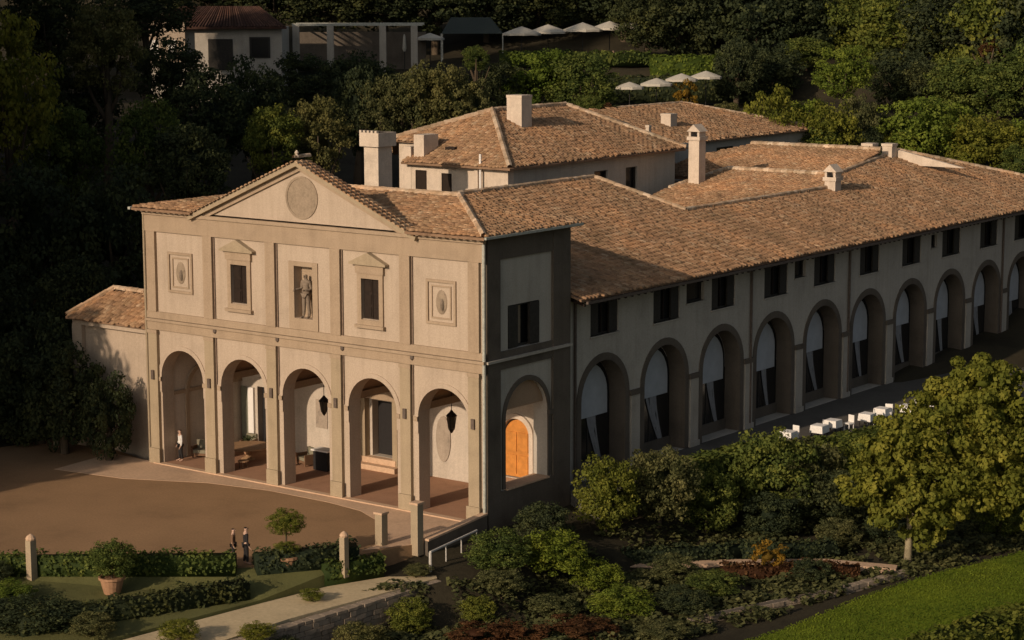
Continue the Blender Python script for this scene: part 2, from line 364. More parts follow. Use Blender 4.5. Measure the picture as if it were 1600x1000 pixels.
# rear wall of the arcade with its doorways
G().holed(rect(FX0+.8, -.85, -.3, 13.9), [rect(-12.5, -10.9, .66, 3.75), rect(-21.1, -19.9, .1, 3.5), archp(-2.66, .85, .75, 3.05)], Y3, 6.2, 7.0).build('rear_wall', M['plaster'], fb)
g = G()
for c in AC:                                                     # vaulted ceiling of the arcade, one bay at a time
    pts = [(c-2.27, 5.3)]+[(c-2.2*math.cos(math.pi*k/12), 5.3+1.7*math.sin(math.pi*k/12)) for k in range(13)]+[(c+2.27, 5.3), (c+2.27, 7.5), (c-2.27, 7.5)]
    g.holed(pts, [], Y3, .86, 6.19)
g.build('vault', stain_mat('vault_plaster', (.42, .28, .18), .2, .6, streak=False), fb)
for c in AC[:-1]:
    bx('vault_rib', M['ochre'], fb, c+2.03, c+2.52, .87, 6.18, 4.95, 5.32)
bx('arcade_floor', M['floor'], fb, FX0+.81, -.86, .03, 6.19, -.5, .06)
bx('threshold', M['paving'], fb, FX0+.4, -.4, -.35, .02, -.5, .07)
bx('door_step', M['paving'], fb, -13.9, -10.2, 5.3, 6.18, 0, .34)
bx('door_step', M['paving'], fb, -13.2, -10.5, 5.75, 6.18, .34, .65)
for x in (-13.45, -12.86):
    bx('door_column', M['pilaster'], fb, x-.17, x+.17, 5.8, 6.19, .34, 3.9)
bx('door_column', M['pilaster'], fb, -10.75, -10.4, 5.8, 6.19, .34, 3.9)
bx('door_lintel', M['ochre'], fb, -13.7, -10.3, 5.75, 6.19, 3.9, 4.4)
d = bx('door', M['black'], fb, -12.49, -10.91, 6.7, 6.8, .67, 3.74)
d = bx('door', M['black'], fb, -21.09, -19.91, 6.6, 6.7, .11, 3.49); d['label'] = 'dark doorway behind the second arch from the left'
bx('glass_door', plain('greenish_glass_door', (.2, .2, .15), .4), fb, -22.3, -21.75, 6.1, 6.19, .1, 3.4)
bx('curtain', M['white'], fb, -21.72, -21.3, 6.05, 6.19, .15, 3.4)
od = G().holed(archp(-2.66, .8, .8, 3.02), [], Y3, 6.3, 6.38).build('door', M['orange'], fb); od['label'] = 'orange wooden door glowing in the sun'
for k in range(4):
    bx('door_panel', M['orange'], od, -3.36+(k % 2)*.74, -3.36+(k % 2)*.74+.62, 6.25, 6.3, .95+(k//2)*1.2, 1.95+(k//2)*1.2)
G().holed(archring(-2.66, .86, 1.12, .75, 3.05), [], Y3, 6.06, 6.19).build('door_surround', stain_mat('pale_door_trim', (.68, .58, .48), .15, 2), fb)
bx('door_step', M['paving'], fb, -4.0, -.9, 4.9, 6.18, .07, .72)
fr = G().lathe((0,0,0), [(.62, 0), (.62, .05)], 20)               # pale fresco figure on the rear wall
fr.v = [(-7.5+x*.8, 6.19-z, 2.2+y*2.0) for x, y, z in fr.v]; fr.build('fresco', M['fresco'], fb)
bx('fresco', M['fresco'], fb, -16.6, -15.75, 6.15, 6.19, 1.7, 3.3)
# pilasters, bands, cornices
for i, c in enumerate(PC):
    hw = .33
    p = bx('pilaster', M['pilaster'], fb, c-hw, c+hw, -.2, 0, .0, 7.45)
    bx('pilaster_base', M['pilaster'], p, c-hw-.08, c+hw+.08, -.3, -.2, 0, .85)
    bx('pilaster_capital', M['ochre'], p, c-hw-.04, c+hw+.04, -.24, -.203, 7.25, 7.44)
    bx('bracket', M['dpipe'], p, c-.1, c+.1, -.3, -.203, 4.7, 5.2)
    p = bx('pilaster', M['ochre'], fb, c-hw, c+hw, -.18, 0, 8.45, 12.84)
bx('string_course', M['ochre'], fb, FX0-.05, FX1+.1, -.12, .0, 7.45, 7.9)
bx('string_cornice', M['ochre'], fb, FX0-.1, FX1+.2, -.24, .0, 7.92, 8.06)
bx('string_course', M['ochre'], fb, FX0-.05, FX1+.1, -.12, .0, 8.08, 8.45)
bx('frieze', M['ochre'], fb, FX0-.03, FX1+.05, -.13, 0, 12.84, 13.75)
bx('cornice', M['ochre'], fb, FX0-.12, FX1+.2, -.24, 0, 13.75, 13.93)
for c in AC:
    G().holed(archring(c, 1.6, 1.84, 4.0, 4.85), [], Y3, -.05, 0).build('archivolt', M['cream'], fb)
    for e in (-1, 1): bx('impost', M['ochre'], fb, c+e*1.72-.12, c+e*1.72+.12, -.12, -.0, 4.62, 4.84)
# windows of the upper storey
for c in (-16.17, -7.08):
    wd = thing('w', (0,0,0), None, None) if False else None
    fr = G().holed(*framep(c-.84, c+.84, 9.14, 11.74, .26), Y3, -.1, 0).build('window', M['ochre'], fb)
    bx('window_sill', M['ochre'], fr, c-.95, c+.95, -.22, 0, 8.98, 9.14)
    bx('window_entablature', M['ochre'], fr, c-.92, c+.92, -.16, 0, 11.74, 12.18)
    G().holed([(c-1.2,12.18),(c+1.2,12.18),(c+1.2,12.28),(c,12.82),(c-1.2,12.28)], [], Y3, -.32, 0).build('window_gable', M['pilaster'], fr)
    for e in (-1, 1):
        s_ = bx('shutter', M['wood'], fr, c+min(e*.02, e*.56), c+max(e*.02, e*.56), .14, .2, 9.44, 11.45)
        for k in range(3): bx('shutter_panel', M['wood'], s_, c+min(e*.1, e*.48), c+max(e*.1, e*.48), .11, .14, 9.55+k*.63, 10.05+k*.63)
# framed plaques with oval reliefs
for c in (-20.57, -2.55):
    z = 10.7
    fr = G().holed(*framep(c-.93, c+.93, z-1.1, z+1.1, .13), Y3, -.09, 0).build('plaque', M['ochre'], fb)
    G().holed(*framep(c-.62, c+.62, z-.82, z+.82, .07), Y3, -.06, 0).build('plaque_moulding', M['ochre'], fr)
    g = G().lathe((0,0,0), [(.45, 0), (.4, .04), (.28, .07), (.15, .1)], 20); g.v = [(c+x*.8, -q-.001, z+y*1.35) for x, y, q in g.v]
    g.build('oval_relief', M['relief'], fr)
    g = G().lathe((0,0,0), [(.14, .1), (.1, .16), (.03, .2)], 10); g.v = [(c+.1+x*.8, -q-.001, z-.1+y*2.2) for x, y, q in g.v]
    g.build('carved_figure', M['statue'], fr)
# niche
G().holed(rect(-12.62, -10.62, 8.46, 11.98), [rect(-12.25, -10.98, 9.05, 11.75)], Y3, -.07, 0).build('niche_frame', M['ochre'], fb)
bx('niche_back', M['ochre'], fb, -12.3, -10.93, .5, .6, 9.0, 11.8)
# gable
pL, pR, pA = (-19.15, 14.0), (-4.3, 14.0), (-11.68, 17.1)
G().holed([(pL[0]+.2,13.93),(pR[0]-.2,13.93),(pA[0],16.95)], [], Y3, 0, .5).build('gable', M['cream'], fb)
g = G().lathe((0,0,0), [(1.1, 0), (1.1, .05), (.98, .05), (.98, .02)], 28); g.v = [(-11.65+x, -q-.002, 15.27+y) for x, y, q in g.v]
md = g.build('medallion', M['relief'], fb)
for (a, b) in ((pL, pA), (pR, pA)):
    d = np.array([b[0]-a[0], b[1]-a[1]]); d /= np.linalg.norm(d); nn = np.array([-d[1], d[0]]) if a == pL else np.array([d[1], -d[0]])
    A = np.array(a)-d*.5; B = np.array(b)
    q = lambda t0, t1: [tuple(A+nn*t0), (B[0], B[1]+t0/abs(nn[1])), (B[0], B[1]+t1/abs(nn[1])), tuple(A+nn*t1)]
    G().holed(q(-.42, -.18), [], Y3, -.14, -.01).build('raking_band', M['ochre'], fb)
    rc = G().holed(q(-.18, .06), [], Y3, -.42, .55).build('raking_cornice', M['pilaster'], fb)
    g = G(); Ln = np.linalg.norm(B-A); n = int(Ln/.31)
    for k in range(n):                                           # short rows of tiles lying across the coping
        c = A+(B-A)*((k+.5)/n)+nn*.1
        for y0, y1 in ((-.55,-.12), (-.16,.24), (.2,.6)):
            vs = []
            for yy, rr in ((y0, 1.), (y1, .85)):
                for t in (0, 55, 125, 180):
                    th = R(t); o2 = c+d*math.cos(th)*.125*rr+nn*(math.sin(th)*.09*rr-.05); vs.append((o2[0], yy, o2[1]+(-.02 if yy == y1 else 0.02)))
            g.add(vs, [(0,1,5,4),(1,2,6,5),(2,3,7,6),(0,3,2,1)], random.random())
    tag(g.build('roof_tiles', M['tile'], rc), kind='stuff')
caps(fb, (pA[0], -.55, 17.35), (pA[0], .6, 17.35), .13)
g = G().lathe((pA[0], -.3, 17.35), [(.12,0),(.14,.06),(.06,.14),(.11,.24),(.03,.36)], 8); g.build('finial', M['chim'], fb)
# side-bay eaves: rafter ends under tiles
g = G()
for x0, x1 in ((FX0-.45, -19.2), (-4.3, .5)):
    for x in np.arange(x0+.15, x1-.1, .42): g.box(x, x+.17, -.55, -.02, 13.93, 14.05)
tag(g.build('rafter_ends', M['ochre'], fb), kind='stuff')
# low hipped roof of the block
rs, ov = .12, .62; e0 = 14.1
zF = lambda y: e0+rs*(y+ov)
roof_plane([(FX0-.5,-ov), (-19.15,-ov), (-19.15,.58), (-4.35,.58), (-4.35,-ov), (.55,-ov), (-6.9, 6.9), (-15.6,6.9)], e0+rs*ov, 0, rs, fb)
roof_plane([(.55,-ov), (.55,7.45), (-6.9,7.45), (-6.9,6.9)], e0+rs*.55, -rs, 0, fb)
roof_plane([(FX0-.5,-ov), (-15.6,6.9), (-15.6,7.45), (FX0-.5,7.45)], e0-rs*(FX0-.5), rs, 0, fb)
caps(fb, (.5,-ov+.05,e0+.1), (-6.9,6.9,e0+rs*7.5+.12)); caps(fb, (-6.9,6.95,e0+rs*7.5+.1), (-15.6,6.95,e0+rs*7.5+.1))
bx('gutter', M['pipe'], fb, .56, .68, -.6, 7.4, 14.02, 14.14)
bx('gutter', M['pipe'], fb, FX0-.68, FX0-.5, -.7, 7.4, 14.0, 14.14)
G().tube([(FX1+.12,-.1,13.9), (FX1+.12,-.1,-1.6)], .08, 8).build('downpipe', M['pipe'], fb)
G().tube([(FX0-.1,-.12,13.9), (FX0-.1,-.12,.1)], .07, 8).build('downpipe', M['pilaster'], fb)
for c in PC[1:-1]: G().tube([(c+.40,-.05,12.8), (c+.40,-.05,4.9)], .04, 6).build('downpipe', M['bpipe'], fb)
for c in PC[1:-1]: G().lathe((c+.42,-.1,7.75), [(.04,-.1),(.13,0),(.13,.2),(.05,.25)], 8).build('rain_head', M['dpipe'], fb)
# shaded flank
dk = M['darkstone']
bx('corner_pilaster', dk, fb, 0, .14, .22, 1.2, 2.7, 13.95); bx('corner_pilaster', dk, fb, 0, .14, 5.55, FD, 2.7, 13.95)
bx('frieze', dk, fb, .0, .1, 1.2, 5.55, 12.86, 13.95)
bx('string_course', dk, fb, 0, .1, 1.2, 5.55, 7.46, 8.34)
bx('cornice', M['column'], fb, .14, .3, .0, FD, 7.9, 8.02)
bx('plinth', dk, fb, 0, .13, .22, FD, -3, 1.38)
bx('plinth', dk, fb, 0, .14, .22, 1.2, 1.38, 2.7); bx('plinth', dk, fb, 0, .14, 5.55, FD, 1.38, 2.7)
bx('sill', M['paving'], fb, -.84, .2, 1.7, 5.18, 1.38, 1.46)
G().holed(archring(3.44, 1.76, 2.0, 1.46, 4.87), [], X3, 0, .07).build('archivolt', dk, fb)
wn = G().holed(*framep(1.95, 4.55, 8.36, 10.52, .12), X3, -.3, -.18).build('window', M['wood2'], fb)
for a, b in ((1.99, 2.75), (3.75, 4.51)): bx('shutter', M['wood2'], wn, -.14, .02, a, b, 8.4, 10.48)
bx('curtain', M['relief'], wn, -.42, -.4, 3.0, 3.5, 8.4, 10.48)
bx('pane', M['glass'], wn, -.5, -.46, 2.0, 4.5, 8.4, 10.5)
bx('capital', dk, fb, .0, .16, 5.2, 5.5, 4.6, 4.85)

# niche statue and hanging lanterns
def skinned(name, verts, edges, radii, mat, parent=None, loc=(0,0,0), sub=2, rz=0, sc=1):
    me = bpy.data.meshes.new(name); me.from_pydata(verts, edges, []); o = bpy.data.objects.new(name, me); COL.objects.link(o)
    o.parent = parent; o.location = loc; o.rotation_euler = (0, 0, rz); o.scale = (sc,)*3
    sk = o.modifiers.new('skin', 'SKIN'); sk.use_smooth_shade = True
    if not me.skin_vertices: me.skin_vertices.new()
    for k, r in enumerate(radii): me.skin_vertices[0].data[k].radius = (r if hasattr(r, '__len__') else (r, r))
    me.skin_vertices[0].data[0].use_root = True
    sb = o.modifiers.new('sub', 'SUBSURF'); sb.levels = sub; sb.render_levels = sub
    me.materials.append(mat); return o
def figure(name, loc, rz, label, cat, shirt=None, legs=None, skin=None, h=1.75, arms=0, group=None, hair=True):
    """a standing human: one skinned body, clothes and hair as children"""
    k = h/1.75; t = thing(name, loc, label, cat, group); t.rotation_euler = (0, 0, rz)
    V = [(0,0,.95),(0,0,1.1),(0,0,1.28),(0,0,1.42),(0,-.01,1.5),(0,-.02,1.6),(0,-.02,1.69)]
    Rr = [(.14,.11),(.125,.095),(.15,.11),(.13,.09),(.052,.052),(.085,.095),(.065,.08)]
    E_ = [(i, i+1) for i in range(6)]
    for sx in (-1, 1):
        a = .30 if arms == 0 else (.16 if sx > 0 else .3)
        b = len(V); fy = -.28 if arms else -.06; fz = 1.1 if arms else .86
        V += [(sx*.19,0,1.4),(sx*.25,.01,1.12),(sx*a,fy,fz),(sx*a,fy-.06,fz-.08 if not arms else fz+.02),(sx*a,fy-.1,fz-.15 if not arms else fz+.04)]
        Rr += [.055,.042,.03,(.035,.02),.014]; E_ += [(3,b),(b,b+1),(b+1,b+2),(b+2,b+3),(b+3,b+4)]
        for f in (-.02, .0, .02):
            q = len(V); V += [(sx*a+f, V[b+3][1]-.04, V[b+3][2]-.05), (sx*a+f*1.2, V[b+3][1]-.05, V[b+3][2]-.09)]; Rr += [.010, .007]; E_ += [(b+3,q),(q,q+1)]
        b = len(V); st = .05*sx
        V += [(sx*.095,0,.88),(sx*.1,-.01+st*.3,.5),(sx*.105,.02+st,.1),(sx*.11,-.02+st,.045),(sx*.115,-.17+st,.03)]
        Rr += [.095,.06,.042,(.05,.04),(.04,.025)]; E_ += [(0,b),(b,b+1),(b+1,b+2),(b+2,b+3),(b+3,b+4)]
    sc_ = [(x*k, y*k, z*k) for x, y, z in V]
    skinned('body', sc_, E_, [tuple(q*k for q in (r if hasattr(r, '__len__') else (r, r))) for r in Rr], skin or M['skin'], t)
    if shirt:
        sv = [sc_[i] for i in (1,2,3)]+[sc_[7],sc_[8]]; se = [(0,1),(1,2),(2,3),(3,4)]
        j = 7+5+6+5                                               # index of the second arm's shoulder
        sv = [(0,0,.88*k)]+[sc_[1],sc_[2],sc_[3],sc_[7],sc_[8],sc_[9],sc_[j],sc_[j+1],sc_[j+2]]
        se = [(0,1),(1,2),(2,3),(3,4),(4,5),(5,6),(3,7),(7,8),(8,9)]
        skinned('jacket', sv, se, [(.165*k,.13*k),(.15*k,.12*k),(.17*k,.13*k),(.145*k,.105*k),.07*k,.058*k,.045*k,.07*k,.058*k,.045*k], shirt, t)
    if legs:
        a, b = 7+11, 7+11+16
        pv = [sc_[0]]+[sc_[a],sc_[a+1],sc_[a+2]]+[sc_[b],sc_[b+1],sc_[b+2]]
        skinned('trousers', pv, [(0,1),(1,2),(2,3),(0,4),(4,5),(5,6)], [(.155*k,.125*k),.11*k,.078*k,.06*k,.11*k,.078*k,.06*k], legs, t)
    if hair:
        skinned('hair', [(0,.01*k,1.62*k),(0,.005*k,1.71*k)], [(0,1)], [(.095*k,.095*k),(.075*k,.08*k)], M['hair'], t)
    hd = G()
    for sx in (-1, 1): hd.lathe((sx*.034*k,-.105*k,1.635*k), [(.012*k,-.01*k),(.016*k,0),(.012*k,.01*k)], 6)
    hd.build('eye', M['black'] if skin is None else skin, t, mesh_at=(0,0,0))
    ns = G().tube([(0,-.1*k,1.64*k),(0,-.135*k,1.59*k),(0,-.11*k,1.585*k)], [.012*k,.018*k,.012*k], 6); ns.build('nose', skin or M['skin'], t, mesh_at=(0,0,0))
    return t
figure('niche_statue', (-11.65,.2,9.06), 0, 'dark stone statue of a standing figure in the niche above the middle arch', 'statue', M['statue'], M['statue'], M['statue'], 2.35, 1, hair=False)
def lantern(x, y, z0, z1, label):
    t = thing('hanging_lantern', (x, y, z1), label, 'lantern', 'lanterns hanging in the arcade'); h = z1-z0
    G().tube([(x,y,6.6),(x,y,z1)], .02, 6).build('chain', M['iron'], t)
    G().lathe((x,y,z0+h*.72), [(.3,0),(.22,.1),(.1,.22),(.05,.3)], 8).build('lantern_cap', M['iron'], t)
    G().lathe((x,y,z0+.1), [(.12,0),(.19,.1),(.22,h*.65)], 8).build('lantern_glass', plain('smoked_glass', (.06,.05,.035), .3), t)
    G().lathe((x,y,z0), [(.03,-.1),(.1,.0),(.14,.1)], 8).build('lantern_base', M['iron'], t)
    for k in range(4):
        a = math.pi*k/2+.4; G().tube([(x+.15*math.cos(a),y+.15*math.sin(a),z0+.08),(x+.26*math.cos(a),y+.26*math.sin(a),z0+h*.74)], .018, 5).build('lantern_bar', M['iron'], t)
lantern(-4.56, 3.2, 3.5, 4.6, 'dark iron lantern hanging behind the rightmost front arch')
lantern(-13.28, 3.2, 3.35, 4.3, 'dark iron lantern hanging behind the middle front arch')

# arcade furniture and people
t = thing('round_table', (-19.1,3.3,.06), 'wide pale round table standing behind the second arch from the left', 'table')
G().lathe((-19.1,3.3,.06), [(1.25,.70),(1.3,.72),(1.3,.76),(1.25,.78)], 28).build('table_top', M['tablewood'], t)
G().lathe((-19.1,3.3,.06), [(.4,0),(.36,.08),(.12,.2),(.1,.6),(.3,.7)], 14).build('table_base', M['tablewood'], t)
t = thing('low_table', (-17.8,1.6,.06), 'low dark stool in front of the round table in the second arch', 'stool')
G().lathe((-17.8,1.6,.06), [(.3,.36),(.3,.42)], 14).build('seat', M['tablewood'], t)
for a in range(4): x = -17.8+.2*math.cos(a*1.57+.7); y = 1.6+.2*math.sin(a*1.57+.7); bx('leg', M['brownf'], t, x-.03, x+.03, y-.03, y+.03, .06, .42)
def armchair(x, y, rz, label, w=.8, wood=True):
    t = thing('armchair' if w < 1.2 else 'sofa', (x, y, .06), label, 'armchair' if w < 1.2 else 'sofa'); t.rotation_euler = (0,0,rz)
    b = lambda n, m, *a: G().box(*a).build(n, m, t, mesh_at=(0,0,0))
    h = w/2
    b('seat', M['cush'], -h+.09, h-.09, -.32, .3, .28, .46); b('backrest', M['cush'], -h+.05, h-.05, .3, .45, .3, .92)
    b('armrest', M['brownf'], -h, -h+.09, -.36, .4, .1, .64); b('armrest', M['brownf'], h-.09, h, -.36, .4, .1, .64)
    b('frame', M['brownf'], -h+.01, h-.01, -.34, .42, .14, .28)
    for sx in (-1, 1):
        for sy in (-1, 1): b('leg', M['brownf'], sx*(h-.08)-.03, sx*(h-.08)+.03, sy*.3-.03, sy*.3+.03, 0, .14)
    return t
armchair(-21.15, 2.3, .35, 'dark framed sofa with grey green cushions behind the leftmost arch', 1.8)
armchair(-15.55, 4.2, -.3, 'brown armchair behind the middle arch, beside the dark desk', .95)
armchair(-20.6, 4.9, .2, 'small armchair beside the potted palm in the second arch', .75)
tp = thing('potted_palm', (-20.1,4.3,.06), 'small dark potted palm on the floor behind the second arch', 'potted plant')
G().lathe((-20.1,4.3,.06), [(.2,0),(.28,.4),(.3,.45)], 12).build('pot', M['terracotta'], tp)
for k in range(11):
    a = k*.57; q = .55+.1*(k % 3); G().add([(-20.1,4.3,.5),(-20.1+math.cos(a)*q*.5-.07*math.sin(a),4.3+math.sin(a)*q*.5+.07*math.cos(a),1.05),(-20.1+math.cos(a)*q,4.3+math.sin(a)*q,1.0-.1*(k % 2)),(-20.1+math.cos(a)*q*.5+.07*math.sin(a),4.3+math.sin(a)*q*.5-.07*math.cos(a),1.02)], [(0,1,2,3)]).build('leaf', L['dark'], tp)
t = thing('reception_desk', (-14.0,3.9,.06), 'dark high desk with a white top behind the middle arch', 'desk')
bx('cabinet', M['black'], t, -14.5, -13.5, 3.6, 4.2, .06, 1.12); bx('desk_top', M['white'], t, -14.6, -13.4, 3.52, 4.28, 1.12, 1.2); bx('plinth', M['brownf'], t, -14.4, -13.6, 3.66, 4.14, .0, .06)
figure('person', (-21.75,.75,.08), -.5, 'person in a white shirt and dark trousers standing in the leftmost arch', 'person', M['whitef'], M['black'], h=1.8)
figure('person', (-16.05,3.1,.06), .6, 'person in brown clothes standing behind the middle arch', 'person', M['brownf'], M['brownf'], h=1.72, arms=1)
figure('person', (-4.25,-12.1,0), 2.6, 'person in dark clothes standing behind the clipped hedge on the gravel', 'person', M['black'], M['black'], h=1.78)
figure('person', (-4.95,-12.2,0), 2.2, 'person in brownish clothes half hidden beside the dark dressed one at the hedge', 'person', M['brownf'], M['black'], h=1.62)
figure('person', (-30.0,-1.0,0), 0, 'person in pale clothes in the deep shade left of the building', 'person', M['whitef'], M['cush'], h=1.75)

# ------------------------------------------------------------------ arcaded wing
WX = -.6; W2 = 5.931; WY0 = 11.02; NA = 11
wg = thing('arcaded_wing', (-6, 40, 0), 'long low grey plastered wing with a row of tall arches under a tiled roof', 'building')
wins = [(9.84,12.4,7.86,9.72),(15.78,18.4,7.8,9.72),(19.1,20.95,8.5,9.6),(21.75,24.28,7.8,9.7),(27.6,30.34,7.78,9.68),(31.15,32.5,8.57,9.66),(33.55,36.2,7.83,9.65),(39.46,42.08,7.85,9.66),(45.3,48,7.8,9.68),(49.5,50.4,8.58,9.46),(51.2,54.0,7.8,9.62),(57.2,60.05,7.8,9.64),(62.98,65.8,7.8,9.62),(69,71.7,7.8,9.62)]
ac = [WY0+W2*k for k in range(NA)]
G().holed([(FD,-3.2),(78,-3.2),(78,10.35),(FD,10.35)], [archp(c, 2.1, .32, 4.45) for c in ac]+[rect(a,b,c,d) for a,b,c,d in wins], X3, WX-1.0, WX).build('wall', M['side'], wg)
bx('wall', M['side'], wg, -12.3, WX-1.01, 77, 78, -3.2, 10.3)
for i, c in enumerate(ac):
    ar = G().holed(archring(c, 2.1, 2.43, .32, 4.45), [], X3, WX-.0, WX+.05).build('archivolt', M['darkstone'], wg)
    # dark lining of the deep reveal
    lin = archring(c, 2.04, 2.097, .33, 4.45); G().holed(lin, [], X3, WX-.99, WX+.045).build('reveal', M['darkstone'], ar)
    inf = G().holed(archp(c, 2.03, .33, 4.45), [], X3, WX-1.12, WX-1.02).build('glazing', M['glass'], wg)
    zb = (3.3, 3.45, 3.35, 3.2, 3.5, 3.3, 3.6, 3.25, 3.4, 3.1, 3.35)[i]; cs = (0, -.15, .1, .25, -.1, .2, 0, .3, .1, 0, .2)[i]; cw = (.4, .5, .34, .26, .36, .3, .42, .3, .36, .4, .3)[i]
    bl = [(c-1.75,zb)]+[(c+1.75,zb)]+[(c+1.75*math.cos(math.pi*k/14), 4.45+1.72*math.sin(math.pi*k/14)) for k in range(15)]
    b_ = G().holed(bl, [], X3, WX-1.0, WX-.94).build('blind', M['blind'], wg)
    # draped curtain tied to the side
    g = G(); n = 6; rows = []
    for r_ in range(7):
        tt = r_/6; z = zb-tt*2.6; yc = c+.25+cs+(.85-cs)*tt**1.3; wd_ = cw*(1-tt*.6)
        rows.append([(WX-.97+.05*math.sin(k*2.2), yc-wd_+2*wd_*k/n, z) for k in range(n+1)])
    vs = [p for r_ in rows for p in r_]; g.add(vs, [(a*(n+1)+k, a*(n+1)+k+1, (a+1)*(n+1)+k+1, (a+1)*(n+1)+k) for a in range(6) for k in range(n)])
    g.build('curtain', M['drape'], wg)
    for dy in (-.7, 0, .7): bx('mullion', M['wood2'], inf, WX-1.02, WX-.99, c+dy-.04, c+dy+.04, .35, zb)
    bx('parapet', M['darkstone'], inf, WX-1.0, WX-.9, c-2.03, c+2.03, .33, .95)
for k in range(NA-1):
    y = WY0+W2*(k+.5)
    p = bx('column', M['column'], wg, WX+.002, WX+.1, y-.42, y+.42, .32, 4.2)
    bx('capital', M['darkstone'], p, WX, WX+.16, y-.54, y+.54, 4.2, 4.48); bx('base', M['column'], p, WX, WX+.17, y-.5, y+.5, .31, .62)
for (a, b, c, d) in wins:
    fr = G().holed(*framep(a, b, c, d, .07), X3, WX-.3, WX-.2).build('window', M['wood2'], wg)
    bx('pane', M['glass'], fr, WX-.34, WX-.31, a+.02, b-.02, c+.02, d-.02)
    if b-a > 2:
        sw = (b-a)*.3
        bx('shutter', M['wood2'], fr, WX-.16, WX-.06, a+.03, a+sw, c+.03, d-.03); bx('shutter', M['wood2'], fr, WX-.16, WX-.06, b-sw, b-.03, c+.03, d-.03)
        bx('mullion', M['wood'], fr, WX-.29, WX-.22, (a+b)/2-.03, (a+b)/2+.03, c+.07, d-.07)
    bx('sill', M['column'], fr, WX-.19, WX+.07, a-.06, b+.06, c-.09, c)
for y in (7.35, 8.35, 26.0, 37.95, 60.9):
    G().tube([(WX+.1,y,10.2),(WX+.1,y,.3)], .075, 8).build('downpipe', M['dpipe'], wg)
s3 = .3; E0 = 10.3+s3*.6
MZ = lambda x: E0-s3*x
roof_plane([(.75,7.1),(.75,75.9),(-10.6,64.2),(-8.2,49.8),(-6.6,46.4),(-6.6,28.3),(-12.5,27.1),(-12.5,7.5)], E0, -s3, 0, wg)
# rear slopes (towards the cloister)
for (xa, ya, xb, yb) in ((-12.5,7.5,-12.5,27.1), (-6.6,28.3,-6.6,46.4)):
    roof_plane([(xa,ya),(xb,yb),(xb-5,yb),(xa-5,ya)], E0-s3*xa-s3*xa, s3, 0, wg)
caps(wg, (-12.5,7.6,MZ(-12.5)+.1), (-12.5,27.1,MZ(-12.5)+.1)); caps(wg, (-6.6,28.3,MZ(-6.6)+.1), (-6.6,46.3,MZ(-6.6)+.1))
caps(wg, (-12.5,27.1,MZ(-12.5)+.1), (-6.6,28.3,MZ(-6.6)+.1)); caps(wg, (-8.2,49.8,MZ(-8.2)+.1), (-10.6,64.2,MZ(-10.6)+.1)); caps(wg, (-10.6,64.2,MZ(-10.6)+.1), (.75,75.9,MZ(.75)+.1))
bx('gutter', M['dpipe'], wg, .76, .9, 7.5, 75, 9.98, 10.12)
bx('eaves_board', M['wood'], wg, -.58, .72, 7.3, 77, 10.12, 10.2) if False else None
g = G()
for y in np.arange(7.4, 75.5, .62): g.add([(-.58,y,10.2),(.72,y,9.86),(.72,y+.14,9.86),(-.58,y+.14,10.2),(-.58,y,10.32),(.72,y,9.99),(.72,y+.14,9.99),(-.58,y+.14,10.32)], [(0,1,2,3),(4,7,6,5),(0,4,5,1),(1,5,6,2),(2,6,7,3),(3,7,4,0)])
tag(g.build('rafter_ends', M['wood'], wg), kind='stuff')
def chimney(parent, x, y, z0, z1, w_, d_, cap=.12, label=None, style=0):
    c = bx('chimney', M['chim'], parent, x-w_/2, x+w_/2, y-d_/2, y+d_/2, z0-.8, z1)
    if style == 0:
        bx('chimney_cap', M['chim'], c, x-w_/2-cap, x+w_/2+cap, y-d_/2-cap, y+d_/2+cap, z1, z1+.18)
    elif style == 1:                                               # gabled tile hood
        bx('chimney_collar', M['chim'], c, x-w_/2-.1, x+w_/2+.1, y-d_/2-.1, y+d_/2+.1, z1-.25, z1)
        for sx in (-1, 1): bx('chimney_post', M['chim'], c, x+sx*(w_/2-.08)-.08, x+sx*(w_/2-.08)+.08, y-d_/2, y+d_/2, z1, z1+.35)
        G().holed([(x-w_/2-.12,z1+.35),(x+w_/2+.12,z1+.35),(x,z1+.85)], [], Y3, y-d_/2-.1, y+d_/2+.1).build('chimney_hood', M['chim'], c)
    elif style == 2:                                               # corbelled square head
        bx('chimney_head', M['chim'], c, x-w_/2-.2, x+w_/2+.2, y-d_/2-.2, y+d_/2+.2, z1-.85, z1)
        g = G()
        for k in range(5): g.box(x-w_/2-.2+k*(w_+.4)/5, x-w_/2-.2+k*(w_+.4)/5+.16, y-d_/2-.2, y-d_/2-.0, z1+.001, z1+.14)
        g.build('chimney_crenels', M['chim'], c)
    if label: c['label'] = label
    return c
chimney(wg, -6.3, 46.2, 12.3, 13.3, .8, .8, .05, style=1)
for a, b, hh in ((1350,60.5,.7), (1376,61.0,1.0)):
    pass
chimney(wg, -11.2, 60.8, 13.5, 14.3, .9, .9, .02); chimney(wg, -9.9, 61.4, 13.3, 14.3, .8, .8, .05)
bx('roof_kerb', M['chim'], wg, -1.1, .1, 69.3, 69.7, 10.6, 10.95)

